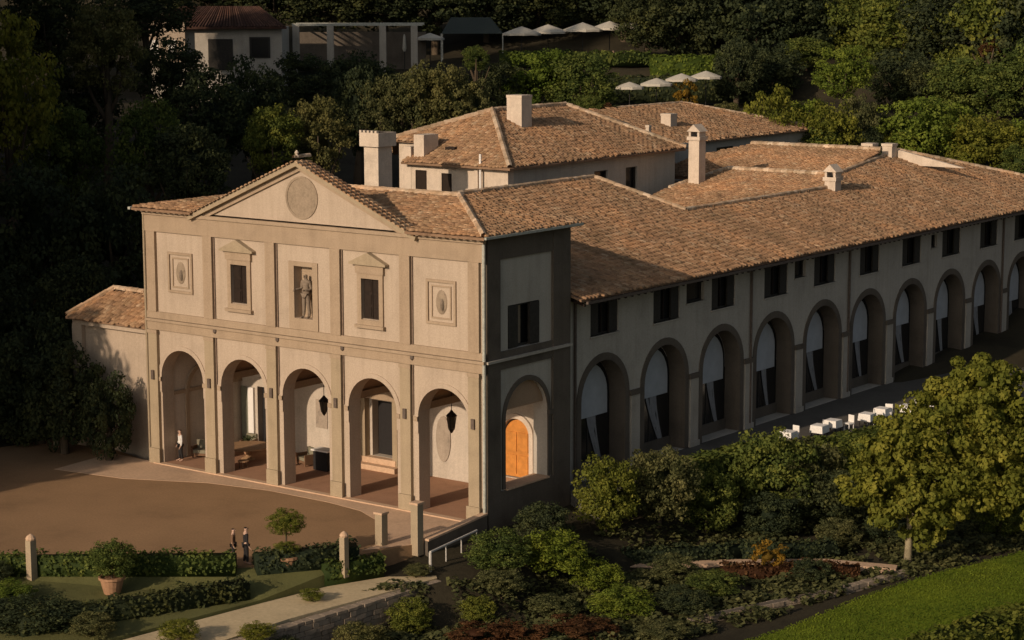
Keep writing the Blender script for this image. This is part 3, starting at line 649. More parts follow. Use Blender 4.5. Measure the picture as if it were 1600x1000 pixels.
# cloister ranges behind the wing
cl = thing('cloister_range', (-14, 52, 0), 'low tiled cloister roofs stepping up behind the arcaded wing', 'building')
roof_plane([(-7.9,49.6),(-16.6,49.6),(-17.9,44.2),(-18.2,40),(-6.7,40),(-6.65,46.4)], 13-.18*49.6, 0, .18, cl)
caps(cl, (-16.6,49.6,13.1), (-7.9,49.7,13.1), .2); caps(cl, (-16.6,49.6,13.1), (-17.9,44.2,12.1))
caps(cl, (-6.7,45.6,12.2), (-8.1,49.6,13.05))
roof_plane([(-9.9,60),(-20.8,60),(-23,56),(-24,50),(-8.6,50)], 14-.18*60, 0, .18, cl)
caps(cl, (-20.8,60,14.1), (-9.9,60,14.1), .2)
bx('wall', M['cream'], cl, -24, -13, 49.7, 50.1, 6, 12.7) if False else None
bx('wall', M['side'], cl, -18.6, -9.5, 41, 49.3, 0, 10.9); bx('wall', M['side'], cl, -23.5, -11, 50.6, 60, 0, 11.6)
G().holed([(-9.5,12.9),(-4.2,12.9),(-9.5,14.0)], [], Y3, 61.9, 62.2).build('parapet', M['chim'], cl)
chimney(cl, -16.75, 45.8, 12.0, 15.6, .85, .85, label='tall slim chimney rising from the cloister roof', style=1)
# back building with its hipped roof
bb = thing('hipped_building', (-26, 37, 0), 'cream building with a broad hipped tile roof behind the church front', 'building')
hp = .385; e1 = 14.5
roof_plane([(-19,27.2),(-26.4,35.0),(-31.3,30.2),(-28.2,30.2),(-28.0,27.2)], e1-hp*27.2, 0, hp, bb)
roof_plane([(-19,27.2),(-19,47.9),(-26.4,43.5),(-26.4,35.0)], e1-.405*19, -.405, 0, bb)
roof_plane([(-26.4,35.0),(-26.4,43.5),(-34,43.5),(-34,33.5),(-31.3,30.2)], 17.5+.405*26.4, .405, 0, bb)
caps(bb, (-19.05,27.25,14.6), (-26.4,35,17.62), .2); caps(bb, (-26.4,35,17.6), (-26.4,43.5,17.6), .2); caps(bb, (-26.4,35,17.6), (-31.3,30.2,15.75), .2)
caps(bb, (-26.4,43.5,17.6), (-19.1,47.9,14.6), .2)
bx('wall', M['chim'], bb, -27.6, -19.6, 27.8, 28.4, 5, 14.6); bx('wall', M['chim'], bb, -31, -27.61, 30.6, 31.2, 5, 15.6)
bx('wall', M['chim'], bb, -28.2, -27.62, 27.8, 30.59, 5, 15.5)
G().holed([(28.41,5),(47.4,5),(47.4,14.6),(28.41,14.6)], [rect(37.4,39.0,11.7,13.6), rect(41.2,42.6,11.7,13.6)], X3, -20.1, -19.6).build('wall', M['side'], bb)
for a, b in ((37.4,39.0), (41.2,42.6)):
    f_ = G().holed(*framep(a, b, 11.7, 13.6, .08), X3, -19.9, -19.75).build('window', M['wood2'], bb); bx('pane', M['glass'], f_, -19.98, -19.92, a, b, 11.7, 13.6)
for a, b, c, d in ((-27.2,-26.3,12.4,14.0), (-25.0,-24.2,12.7,13.9)):
    f_ = G().holed(*framep(a, b, c, d, .08), Y3, 27.74, 27.8).build('window', M['wood'], bb); bx('shutter', M['wood'], f_, a+.08, b-.08, 27.77, 27.799, c+.08, d-.08)
bx('pilaster', M['chim'], bb, -22.2, -21.9, 27.6, 27.8, 10, 14.4)
G().tube([(-21.6,27.5,12.6),(-21.6,27.5,15.3)], .08, 6).build('vent_pipe', M['white'], bb)
chimney(bb, -24.4, 35.4, 16.75, 18.5, 1.25, 1.15, .03, label='broad pale chimney on the ridge of the hipped roof')
chimney(bb, -24.1, 20.4, 8, 17.0, 1.15, 1.3, style=2, label='large square chimney with a corbelled head left of the hipped roof')
bx('wall', M['chim'], bb, -30.9, -25.2, 31.3, 36, 5, 15.2)
bx('dormer', M['chim'], bb, -27.45, -26.6, 27.9, 29.4, 14.3, 16.3)
bx('dormer', M['wood'], bb, -25.7, -24.9, 29.0, 29.9, 15.1, 15.5)
# link and second ridge building further back
b2 = thing('rear_wing', (-33, 73, 0), 'low rear building with a shallow tiled roof and shaded wall beyond the tall chimney', 'building')
roof_plane([(-28.6,61.5),(-28.6,84.5),(-37.3,76),(-37.3,66)], 13.6-.27*28.6, -.27, 0, b2)
roof_plane([(-28.6,61.5),(-37.3,66),(-37.3,61.5)], 13.6-.27*28.6, -.27, 0, b2)
caps(b2, (-37.3,66,15.95), (-37.3,76,15.95)); caps(b2, (-37.3,76,15.95), (-28.6,84.5,13.7))
A_ = np.array([[1,-19.1,47.9],[1,-26.4,43.5],[1,-28.6,61.5]]); q0, qx, qy = np.linalg.solve(A_, np.array([14.5,17.4,13.7]))
roof_plane([(-19.1,47.95),(-28.6,61.5),(-33.2,61.5),(-26.45,43.55)], q0, qx, qy, b2)
caps(b2, (-26.4,43.5,17.5), (-33.2,61.5,q0-33.2*qx+61.5*qy+.1), .18)
G().holed([(61.9,5),(84,5),(84,13.6),(61.9,13.6)], [rect(68.5,71.2,11.2,12.9)], X3, -29.6, -29.1).build('wall', M['side'], b2)
f_ = G().holed(*framep(68.5,71.2,11.2,12.9,.1), X3, -29.4, -29.2).build('window', M['wood2'], b2); bx('pane', M['glass'], f_, -29.5, -29.45, 68.5, 71.2, 11.2, 12.9)
G().holed([(48,5),(61.8,5),(61.8,13.8),(48,14.3)], [rect(50,52.2,11.3,13.2), rect(54,56.2,11.3,13.2)], X3, -27.2, -26.8).build('wall', M['side'], b2)
for a, b in ((50,52.2),(54,56.2)):
    f_ = G().holed(*framep(a,b,11.3,13.2,.1), X3, -27.0, -26.85).build('window', M['wood2'], b2); bx('pane', M['glass'], f_, -27.1, -27.05, a, b, 11.3, 13.2)
chimney(b2, -32.4, 66.4, 14.2, 15.5, .95, .95, .03); chimney(b2, -28.2, 57, 14.2, 15.2, .3, .3, .03)
bx('wall', M['chim'], b2, -36, -29.7, 62, 64, 5, 13.5)
# small annex at the left
an = thing('side_annex', (-27, 3, 0), 'low annex with a lit tiled roof at the left end of the church front', 'building')
bx('wall', M['cream'], an, -29.8, FX0-.05, .75, 6, -.5, 7.38)
roof_plane([(-30.3,.25),(FX0-.08,.25),(FX0-.08,3.0),(-29.2,3.0)], 7.4-.47*.25, 0, .47, an)
roof_plane([(-30.3,5.75),(-29.2,3.0),(FX0-.08,3.0),(FX0-.08,5.75)], 7.4+.47*5.75, 0, -.47, an)
roof_plane([(-30.3,.25),(-29.2,3.0),(-30.3,5.75)], 7.4+1.17*30.3, 1.17, 0, an)
caps(an, (-30.25,.3,7.5), (-29.2,3,8.8)); caps(an, (-29.2,3,8.8), (FX0-.1,3,8.8))
bx('cornice', M['cream'], an, -29.95, FX0-.06, .45, .74, 7.0, 7.25)
bx('buttress', M['cream'], an, -30.0, -29.2, .45, .74, -.5, 6.99)

# ------------------------------------------------------------------ walls, posts, rail by the forecourt
t = thing('forecourt_wall', (0,-2.3,0), 'low grey retaining wall running down from the church corner to the gate pillar', 'wall')
G().add([(-.04,-4.55,-2.6),(.2,-4.55,-2.6),(.2,.0,-2.6),(-.04,.0,-2.6),(-.04,-4.55,.15),(.2,-4.55,.15),(.2,.0,.5),(-.04,.0,.5)], [(0,3,2,1),(4,5,6,7),(0,1,5,4),(1,2,6,5),(2,3,7,6),(3,0,4,7)]).build('wall_body', M['darkstone'], t)
G().add([(-.1,-4.55,.152),(.26,-4.55,.152),(.26,-.02,.502),(-.1,-.02,.502),(-.1,-4.55,.25),(.26,-4.55,.25),(.26,-.02,.6),(-.1,-.02,.6)], [(0,3,2,1),(4,5,6,7),(0,1,5,4),(1,2,6,5),(2,3,7,6),(3,0,4,7)]).build('coping', M['paving'], t)
def pillar(x, y, z0, h, w_, label, lamp=False):
    t = thing('gate_pillar', (x,y,z0), label, 'pillar', 'stone pillars at the forecourt entrance')
    bx('shaft', M['pilaster'], t, x-w_/2, x+w_/2, y-w_/2, y+w_/2, z0-.5, z0+h); bx('pillar_cap', M['paving'], t, x-w_/2-.05, x+w_/2+.05, y-w_/2-.05, y+w_/2+.05, z0+h, z0+h+.1)
pillar(-.2,-4.85, 0, 1.95, .42, 'taller stone pillar at the top of the steps, nearest the church corner')
pillar(-1.5,-5.9, 0, 1.5, .42, 'shorter stone pillar on the paved strip, left of the taller one')
t = thing('handrail', (1.16,-5.54,-1), 'pale metal handrail rising along the garden steps below the church corner', 'handrail')
G().tube([(1.16,-5.54,0),(.57,-1.3,.05)], .06, 8).build('rail', M['rail'], t); G().tube([(1.16,-5.54,-1.1),(1.16,-5.54,0)], .07, 8).build('post', M['rail'], t)
for k in (.33, .66, 1): G().tube([(1.16-.59*k,-5.54+4.24*k,-1.3),(1.16-.59*k,-5.54+4.24*k,.0)], .035, 6).build('post', M['rail'], t)
t = thing('garden_steps', (.9,-2.6,-1.2), 'dark stone steps beside the forecourt retaining wall', 'steps')
for k in range(6): bx('step', M['darkstone'], t, .22, 1.9, -4.4+k*.6, -3.8+k*.6, -2.2, -1.0-.14*k-.02)
def rubble_wall(name, p, q, z0, h, label, th=.4):
    t = thing(name, (*((np.array(p)+np.array(q))/2), z0), label, 'wall'); p = np.array(p, float); q = np.array(q, float)
    d = q-p; Ln = np.linalg.norm(d); d /= Ln; n2 = np.array([-d[1], d[0]])
    core = G().obox((p+q)/2, d, n2, Ln/2, th/2-.05, z0-.6, z0+h-.06).build('wall_core', M['darkstone'], t)
    z = z0-.1; rows = 0
    while z < z0+h-.08:
        hh = random.uniform(.2, .28); a = -random.random()*.3
        while a < Ln:
            l_ = random.uniform(.35, .75); c = p+d*(a+l_/2); pr = random.uniform(.0, .07)
            if a+l_ < Ln+.2: G().obox(c, d, n2, l_/2-.02, th/2+pr, z+.015, min(z+hh, z0+h)-.01).build('stone', M['wallstone'], t)
            a += l_
        z += hh
    return t
rubble_wall('garden_wall', (.95,-18.8), (2.05,-6.1), -2.3, 1.25, 'rough stone wall holding up the sunlit garden path')
rubble_wall('kerb_wall', (12.2,-.6), (15.2,7.7), -2.95, .62, 'low stone kerb wall beside the lawn, nearer stretch')
rubble_wall('kerb_wall', (15.3,8.0), (16.4,12.6), -2.95, .58, 'low stone kerb wall beside the lawn, farther stretch by the big tree')
def bollard(x, y, z, h, w_, label, mat, cat='post'):
    t = thing('garden_post', (x,y,z), label, cat)
    bx('shaft', mat, t, x-w_/2, x+w_/2, y-w_/2, y+w_/2, z-.4, z+h*.85); G().lathe((x,y,z+h*.85), [(w_*.62,0),(w_*.7,h*.04),(w_*.5,h*.1),(w_*.1,h*.15)], 10).build('finial', M['paving'], t)
bollard(-10.9,-18.9,-.1, 1.9, .34, 'tan stone post at the far left end of the clipped hedge', M['pilaster'])
bollard(-.9,-9.2,-.3, 1.75, .3, 'slim stone post among the clipped hedges near the entrance pillars', M['pilaster'])
bollard(-12.6,-20.6,-.3, .8, .8, 'low square stone pier at the bottom left corner', M['wallstone'], 'pier')

# ------------------------------------------------------------------ foliage
def leaves(C, Nn, size, tint, k=.35):
    """leaf-sized folded quads: centres, facing directions, sizes"""
    n = len(C); up = rng.normal(size=(n, 3)); a = np.cross(Nn, up); a /= np.linalg.norm(a, axis=1)[:, None]+1e-9; b = np.cross(Nn, a)
    s = (size*rng.uniform(.45, 1.5, n))[:, None]; V = np.empty((n, 4, 3))
    V[:, 0] = C-a*s*.5; V[:, 1] = C-b*s*k+Nn*s*.1; V[:, 2] = C+a*s*.5; V[:, 3] = C+b*s*k+Nn*s*.1
    return V.reshape(-1, 3), np.arange(n*4).reshape(n, 4), tint
def unit(n): v = rng.normal(size=(n, 3)); return v/np.linalg.norm(v, axis=1)[:, None]
def crown_arrays(rx, ry, rz, clumps, per, leaf, cr=.28, shape='round', fill=.55, gap=.0):
    """a crown of leaf clumps around (0,0,0)"""
    u = unit(clumps); rad = rng.uniform(fill, 1.0, clumps)**.8; C = u*rad[:, None]
    if shape == 'cone': h = (C[:, 2]+1)/2; C[:, 0] *= (1.15-h)*.95; C[:, 1] *= (1.15-h)*.95
    if shape == 'flat': C[:, 2] = np.where(C[:, 2] < -.3, -.3+(C[:, 2]+.3)*.3, C[:, 2])
    C = C*np.array([rx, ry, rz]); m = (rx+ry+rz)/3*cr
    cs = rng.uniform(.6, 1.25, clumps)*m
    o = unit(clumps*per).reshape(clumps, per, 3)*(rng.uniform(.35, 1, (clumps, per, 1))**.5)*cs[:, None, None]
    o[..., 2] *= .7; P = (C[:, None]+o).reshape(-1, 3)
    N = o.reshape(-1, 3); N = N/(np.linalg.norm(N, axis=1)[:, None]+1e-9)+unit(len(N))*.75+np.array([0, 0, .25]); N /= np.linalg.norm(N, axis=1)[:, None]
    tc = np.repeat(rng.uniform(0, 1, clumps), per); t = np.clip(tc*.6+rng.uniform(0, .45, len(P)), 0, 1)
    return leaves(P, N, leaf, t)
def blob_core(rx, ry, rz, n=10):
    V = []; F = []
    for i in range(n+1):
        th = math.pi*i/n
        for j in range(n):
            ph = 2*math.pi*j/n; k = 1+.22*math.sin(5*ph+i)+.15*math.cos(3*th*2+j); V.append((rx*k*math.sin(th)*math.cos(ph), ry*k*math.sin(th)*math.sin(ph), rz*k*math.cos(th)))
    for i in range(n):
        for j in range(n): F.append((i*n+j, i*n+(j+1) % n, (i+1)*n+(j+1) % n, (i+1)*n+j))
    return np.array(V), np.array(F)
def join(parts):
    V = []; F = []; T = []; k = 0
    for v, f, t in parts: V.append(v); F.append(f+k); T.append(np.broadcast_to(t, len(f))); k += len(v)
    return np.concatenate(V), np.concatenate(F), np.concatenate(T)
def crown_mesh(name, mat, rx, ry, rz, clumps, per, leaf, core=.3, **kw):
    P = [crown_arrays(rx, ry, rz, clumps, per, leaf, **kw)]
    if core: v, f = blob_core(rx*core, ry*core, rz*core); P.append((v, f, .05))
    V, F, T = join(P); return npmesh(name, V, F, T, mat, None, origin=(0, 0, 0), link=False)
def trunk_mesh(name, mat, h, r, spread, limbs=5):
    g = G(); g.tube([(0,0,-.6),(0,0,.2),(.03*h,.01*h,h*.5),(0,.02*h,h)], [r*1.4, r*1.05, r*.8, r*.45], 8)
    for k in range(limbs):
        a = 2*math.pi*k/limbs+.4; z0 = h*(.5+.1*(k % 3)); e = spread*(.6+.1*(k % 2))
        g.tube([(0,0,z0),(math.cos(a)*e*.5,math.sin(a)*e*.5,z0+spread*.3),(math.cos(a)*e,math.sin(a)*e,z0+spread*.8)], [r*.45,r*.28,r*.1], 6)
    me = bpy.data.meshes.new(name); me.from_pydata(g.v, [], g.f); me.materials.append(mat); me.shade_smooth(); return me
# unit trees: crown radius 1 horizontally, total height 1..; scaled per tree
CM = {}
def kind(key, mat, n=3, **kw):
    CM[key] = [crown_mesh('crown', mat, 1, 1, 1, kw.get('clumps', 70), kw.get('per', 60), kw.get('leaf', .09), core=kw.get('core', .33), cr=kw.get('cr', .24), shape=kw.get('shape', 'round'), fill=kw.get('fill', .55)) for _ in range(n)]
kind('dark', L['dark'], 4, clumps=150, per=60, leaf=.075)
kind('mid', L['mid'], 4, clumps=140, per=60, leaf=.075)
kind('bright', L['bright'], 3, clumps=120, per=60, leaf=.075, fill=.4)
kind('yellow', L['yellow'], 2, clumps=130, per=60, leaf=.075, fill=.45)
kind('olive', L['olive'], 3, clumps=150, per=60, leaf=.07, cr=.2, fill=.45)
kind('red', L['red'], 1, clumps=40, per=60, leaf=.11)
kind('orange', L['orange'], 1, clumps=30, per=50, leaf=.12, core=.3)
kind('cone', L['dark'], 2, clumps=90, per=60, leaf=.08, cr=.16, shape='cone')
TR = [trunk_mesh('trunk', M['bark'], 1, .07, .5), trunk_mesh('trunk', M['palebark'], 1, .05, .5)]
cnt = [0]
def plant(name, x, y, z, r, ztop, zbot, key, label, cat='tree', group=None, trunk=0, ry=None):
    """a tree or shrub: crown between heights zbot and ztop, horizontal radius r, trunk down to z"""
    cnt[0] += 1; t = thing(name, (x, y, z), label, cat, group)
    c = bpy.data.objects.new('crown' if cat == 'tree' else 'foliage', CM[key][cnt[0] % len(CM[key])]); COL.objects.link(c); c.parent = t
    c.location = (0, 0, (ztop+zbot)/2-z); c.scale = (r, ry or r, (ztop-zbot)/2); c.rotation_euler = (0, 0, random.uniform(0, 6.28) if not ry else 0)
    k = bpy.data.objects.new('trunk' if cat == 'tree' else 'stem', TR[trunk]); COL.objects.link(k); k.parent = t
    hh = (zbot+ztop)/2-z; k.scale = (min(hh, 6), min(hh, 6), hh) if cat == 'tree' else (hh*.6,)*2+(hh,)
    return t
def ptree(name, px, s, pytop, pybot, wpx, key, label, cat='tree', group=None, trunk=0):
    x, y, z = spot(px, s); D = s+4; r = wpx/2/FPX*D; zt = zat(pytop, s); zb = zat(pybot, s); zb = max(zb, z+.1)
    if zt < zb+1: zt = zb+1
    return plant(name, x, y, z, r, zt, zb, key, label, cat, group, trunk)
def hedge(name, pts, w_, z0, h, mat, label, leaf=.16, dens=55, ztops=None, core=True, cat='hedge'):
    """clipped hedge along a line; leaves over its faces and a dark leafy core inside"""
    P = []; tot = []
    for (a, b) in zip(pts[:-1], pts[1:]):
        a = np.array(a, float); b = np.array(b, float); d = b-a; Ln = np.linalg.norm(d); d /= Ln; n2 = np.array([-d[1], d[0]])
        za = z0 if not hasattr(z0, '__len__') else z0[0]; N = int(dens*(Ln*(2*h+w_)+2*w_*h)); q = rng.uniform(0, 1, (N, 3))
        f = rng.uniform(0, 1, N); side = np.where(f < w_/(2*h+w_), 0, np.where(f < (w_+h)/(2*h+w_), 1, 2))
        u = q[:, 0]*Ln; v = (q[:, 1]-.5)*w_; zz = q[:, 2]*h
        wob = .10*np.sin(u*1.9)+.08*np.sin(u*4.3+1)
        v = np.where(side == 1, w_/2+wob*.5, np.where(side == 2, -w_/2+wob*.5, v)); zz = np.where(side == 0, h+wob, zz)
        v += rng.normal(0, .05, N); zz += rng.normal(0, .05, N)
        C = np.stack([a[0]+d[0]*u+n2[0]*v, a[1]+d[1]*u+n2[1]*v, za+zz], 1)
        Nn = np.zeros((N, 3)); Nn[side == 0, 2] = 1; Nn[side == 1, :2] = n2; Nn[side == 2, :2] = -n2
        Nn += unit(N)*.7; Nn /= np.linalg.norm(Nn, axis=1)[:, None]
        P.append(leaves(C, Nn, leaf, np.clip(rng.uniform(0, .7, N)+.3*(np.sin(u*2.3) > .3), 0, 1)))
        g = G().obox((a+b)/2, d, n2, Ln/2, w_/2-.06, za-.3, za+h-.08); P.append((np.array(g.v), np.array(g.f), .02))
    V, F, T = join(P); x, y = np.mean(pts, 0); zz = z0 if not hasattr(z0, '__len__') else z0[0]
    o = npmesh(name, V, F, T, mat, None, origin=(x, y, zz)); o.location = (x, y, zz); tag(o, label, cat); return o

# clipped hedges around the forecourt
def along(p, q, t): return (p[0]+(q[0]-p[0])*t, p[1]+(q[1]-p[1])*t)
hedge('clipped_hedge', [(-14.5,-21.2), (-4.1,-12.9)], .75, -.12, .85, L['mid'], 'long clipped hedge along the front edge of the gravel, left of the person', dens=90)
hedge('clipped_hedge', [(-3.6,-12.2), (-1.0,-8.2)], .9, -.2, .85, L['dark'], 'dark clipped hedge between the topiary pot and the entrance pillars', dens=90)
hedge('clipped_hedge', [(-6.2,-23.6), (-2.6,-13.8)], .9, -.85, .85, L['dark'], 'second clipped hedge below, running down beside the tan path', dens=90)
hedge('clipped_hedge', [(-1.5,-10.0), (-.4,-7.2)], .7, -.7, .75, L['mid'], 'low hedge between the tan path and the dark clipped hedge', dens=90)
def potted(x, y, z, s_, label, key, std=False):
    t = thing('potted_shrub', (x,y,z), label, 'potted plant')
    pt = G().lathe((x,y,z), [(.36*s_,0),(.5*s_,.5*s_),(.58*s_,.85*s_),(.66*s_,.88*s_),(.66*s_,1.0*s_),(.56*s_,1.0*s_),(.54*s_,.9*s_)], 18).build('pot', M['terracotta'], t)
    pt['label'] = 'large round terracotta pot'
    cnt[0] += 1
    c = bpy.data.objects.new('foliage', CM[key][0]); COL.objects.link(c); c.parent = t
    if std: c.location = (0,0,2.55*s_); c.scale = (.85*s_,.85*s_,.62*s_)
    else: c.location = (0,0,1.85*s_); c.scale = (1.15*s_,1.15*s_,.95*s_)
    g = G().tube([(x,y,z+.8*s_),(x+.03,y,z+(2.2 if std else 1.6)*s_)], [.06,.045], 6).build('stem', M['bark'], t)
    if std:
        c2 = bpy.data.objects.new('foliage', CM[key][0]); COL.objects.link(c2); c2.parent = t; c2.location = (0,0,1.3*s_); c2.scale = (.6*s_,.6*s_,.35*s_); c2.rotation_euler = (0,0,2)
potted(-7.1,-17.6,-.7, .9, 'bushy round shrub in a big terracotta pot at the left of the hedges', 'mid')
potted(-2.9,-10.9,-.62, 1.0, 'small yellowish topiary in a terracotta pot beside the tan path', 'yellow', True)

# garden shrubs: name, x, y, radius, height, kind, label
G0 = -2.4
garden = [
 (3.2,-3.0,1.5,1.9,'mid','round green shrub just below the handrail'),
 (4.6,-4.6,1.1,1.3,'olive','small olive shrub at the foot of the stone garden wall'),
 (4.6,-.6,1.6,2.3,'bright','bright green shrub below the orange door'),
 (2.4,1.6,1.4,2.2,'dark','dark shrub against the church flank under the door'),
 (6.3,.6,1.3,1.7,'bright','second bright green bush right of the one below the door'),
 (9.2,-1.6,1.5,1.4,'bright','low bright bush in the middle of the garden bed'),
 (3.2,5.8,1.7,3.9,'yellow','yellow green climbing bush at the near end of the terrace slope'),
 (4.2,9.2,1.9,4.2,'olive','olive climbing shrub on the terrace slope, second from the church'),
 (5.0,12.4,1.7,3.4,'mid','green shrub on the terrace slope beside the dark hollow'),
 (6.0,17.2,2.5,5.0,'mid','tall bush on the terrace slope beyond the dark hollow'),
 (6.6,19.8,2.3,4.5,'olive','tall olive bush below the first dining table'),
 (8.2,23.4,2.4,3.9,'mid','tall green bush below the middle of the terrace tables'),
 (8.8,18.4,2.1,3.2,'dark','dark lower bush in front of the tall terrace slope bushes'),
 (9.4,27.6,2.6,3.9,'dark','dark tall bush half behind the big yellow tree'),
 (7.6,14.6,1.5,2.4,'dark','dark shrub above the pale side path'),
 (11.2,15.2,1.2,1.5,'olive','round olive bush above the pale side path near the big tree'),
 (13.0,17.4,1.3,1.6,'dark','dark round bush at the foot of the big yellow tree'),
 (10.9,8.6,.9,1.7,'orange','orange yellow autumn shrub standing at the pale side path'),
 (8.3,4.3,1.3,1.5,'olive','pale olive bush between the side path and the bright bushes'),
 (10.8,3.8,1.3,1.2,'mid','low green bush in the bed left of the stone kerb wall'),
 (13.2,8.8,1.0,1.1,'dark','small dark bush right of the orange shrub'),
 (11.0,.6,1.3,1.2,'dark','dark low bush left of the stone kerb wall'),
 (6.8,-3.6,1.2,1.1,'olive','low olive bush at the bottom centre of the garden'),
 (3.2,-9.4,1.0,1.6,'yellow','yellow green bush against the middle of the stone garden wall'),
 (4.8,-6.6,.8,1.3,'yellow','small upright yellow bush right of the stone garden wall'),
 (3.3,-13.0,1.2,1.5,'olive','olive bush against the lower end of the stone garden wall'),
 (2.6,-16.8,1.2,1.6,'dark','dark bush at the bottom edge beside the stone garden wall'),
 (7.8,-7.6,1.3,1.0,'red','reddish brown bush at the bottom edge, middle one'),
 (6.4,-8.8,1.3,1.0,'red','reddish brown bush at the bottom edge, left one'),
 (10.0,-5.2,1.3,1.0,'red','reddish brown bush at the bottom edge, right one'),
 (8.6,-5.0,1.1,.8,'red','smaller reddish bush behind the row at the bottom edge'),
 (12.6,-3.4,1.2,.9,'olive','grey olive bush at the bottom edge near the lawn'),
]
for x, y, r, h, key, lb in garden:
    z = gz(x, y); plant('garden_shrub', x, y, z, r, z+h, z+.05, key, lb, 'shrub')
# near-left shrubs
for x, y, r, h, key, lb, z in [(-9.6,-21.2,1.1,1.0,'bright','bright leafy bush at the lower left below the hedge',-.6),
    (-6.4,-22.4,1.9,1.5,'dark','large dark bush at the bottom left corner',-1.0), (-8.6,-24.0,1.7,1.4,'dark','dark bush at the very bottom left edge',-1.0),
    (-3.9,-21.6,1.0,1.1,'olive','olive bush at the bottom edge left of the tan path',-1.0), (-.6,-19.8,.9,.9,'yellow','yellowish plant overhanging the bottom of the tan path',-1.0),
    (-11.9,-20.3,.9,.95,'dark','dark bush beside the tan post at the left',-.3), (1.5,-17.4,.8,.7,'yellow','yellow tuft on top of the garden wall at the bottom',-1.1),
    (-.2,-12.2,.55,.6,'yellow','small yellow tuft on the tan path edge',-1.0), (1.0,-6.2,.7,.55,'olive','dry tuft where the tan path meets the handrail',-1.0)]:
    plant('garden_shrub', x, y, z, r, z+h, z+.02, key, lb, 'shrub')
# big yellow-green tree on the lawn edge
bt = thing('lawn_tree', (15.6,14.3,-2.6), 'big yellow green tree with a pale trunk at the lawn edge', 'tree')
tk = G(); tk.tube([(15.6,14.3,-3),(15.6,14.35,-1.6),(15.5,14.6,-.4),(15.8,15.0,1.2),(16.2,15.6,3.5)], [.24,.18,.16,.13,.07], 10)
LB = [(-1.3,0,1.5,2.2),(.7,-.3,.5,2.1),(1.5,.4,3.3,2.8),(3.8,0,2.2,2.6),(4.2,.4,4.9,2.5),(5.7,0,1.2,2.0),(-.7,.2,3.4,1.8),(5.9,1,3.6,2.2),(3.7,.5,6.6,1.7),(2.2,1,5.3,1.8)]
P = []
for a_, b_, z_, r_ in LB:
    q = np.array([15.6, 14.3])+RGT*a_+FWD*b_
    tk.tube([(15.5,14.6,-.4),((15.5+q[0])/2,(14.6+q[1])/2,z_*.6),(q[0],q[1],z_)], [.1,.07,.03], 6)
    v, f, t = crown_arrays(r_, r_, r_*.92, int(34*r_), 85, .23, cr=.25, fill=.3); P.append((v+np.array([q[0], q[1], z_]), f, t))
    v, f = blob_core(r_*.3, r_*.3, r_*.25); P.append((v+np.array([q[0], q[1], z_]), f, .05))
tk.build('trunk', M['palebark'], bt, smooth=True)
V, F, T = join(P); npmesh('crown', V, F, T, L['yellow'], bt)
# climbing hedge hiding the terrace retaining wall, and low ground cover in the beds
hedge('climbing_hedge', [(2.9,10.5), (3.9,16.5), (4.5,20.5)], 1.5, -2.7, 3.9, L['mid'], 'long climbing hedge that clothes the nearer part of the terrace retaining wall', leaf=.24, dens=70)
hedge('climbing_hedge', [(4.5,20.5), (5.4,26.5), (7.3,37)], 1.5, -2.7, 3.15, L['mid'], 'climbing hedge just below the white dining tables of the terrace', leaf=.24, dens=70)
hedge('box_hedge', [(3.4,4.4), (8.6,9.9), (12.2,13.2)], .8, -2.5, .75, L['dark'], 'low dark box hedge on the uphill side of the pale side path', dens=90)
hedge('box_hedge', [(9.6,6.4), (12.4,9.2), (14.9,10.6)], .9, -2.5, .55, L['red'], 'low reddish hedge in the wedge bed between the side path and the kerb wall', dens=90)
hedge('box_hedge', [(3.4,-1.2), (8.0,2.6)], .9, -2.5, .6, L['olive'], 'low olive hedge in the middle of the garden under the orange door', dens=90)
n_ = 90000; xs = rng.uniform(.6, 24, n_); ys = rng.uniform(-14, 32, n_)
keep = ~inpoly(xs, ys, [(2.2,3.3),(8.2,9.4),(12,12.3),(15.8,13.4),(16.2,12),(12.4,10.9),(9.1,8.0),(3.4,2.3)]) & ~inpoly(xs, ys, [(12.6,-5.5),(14.8,2),(15.6,7.7),(16.8,12.6),(19.2,21.2),(22,30),(60,34),(60,-8),(30,-20)]) & (np.where(ys < -4.9, (xs+.3)*.757-(ys+4.9)*.65, xs-.3) > 3.0) & ~((xs < 3.3+.12*ys) & (ys > 6)) & (ys > -12.5)
keep &= (np.sin(xs*1.7+2*np.sin(ys*.9))+np.sin(ys*1.3+xs*.4)) > -1.1
xs = xs[keep]; ys = ys[keep]; zz = hill(xs, ys)+rng.uniform(0, .32, len(xs))*(1+.8*np.sin(xs*2.1)*np.cos(ys*1.7))
Nn = unit(len(xs))*.6+np.array([0, 0, 1.]); Nn /= np.linalg.norm(Nn, axis=1)[:, None]
v, f, t = leaves(np.stack([xs, ys, zz], 1), Nn, .26, rng.uniform(0, .8, len(xs))); tag(npmesh('ground_cover', v, f, t, L['olive'], None), kind='stuff')
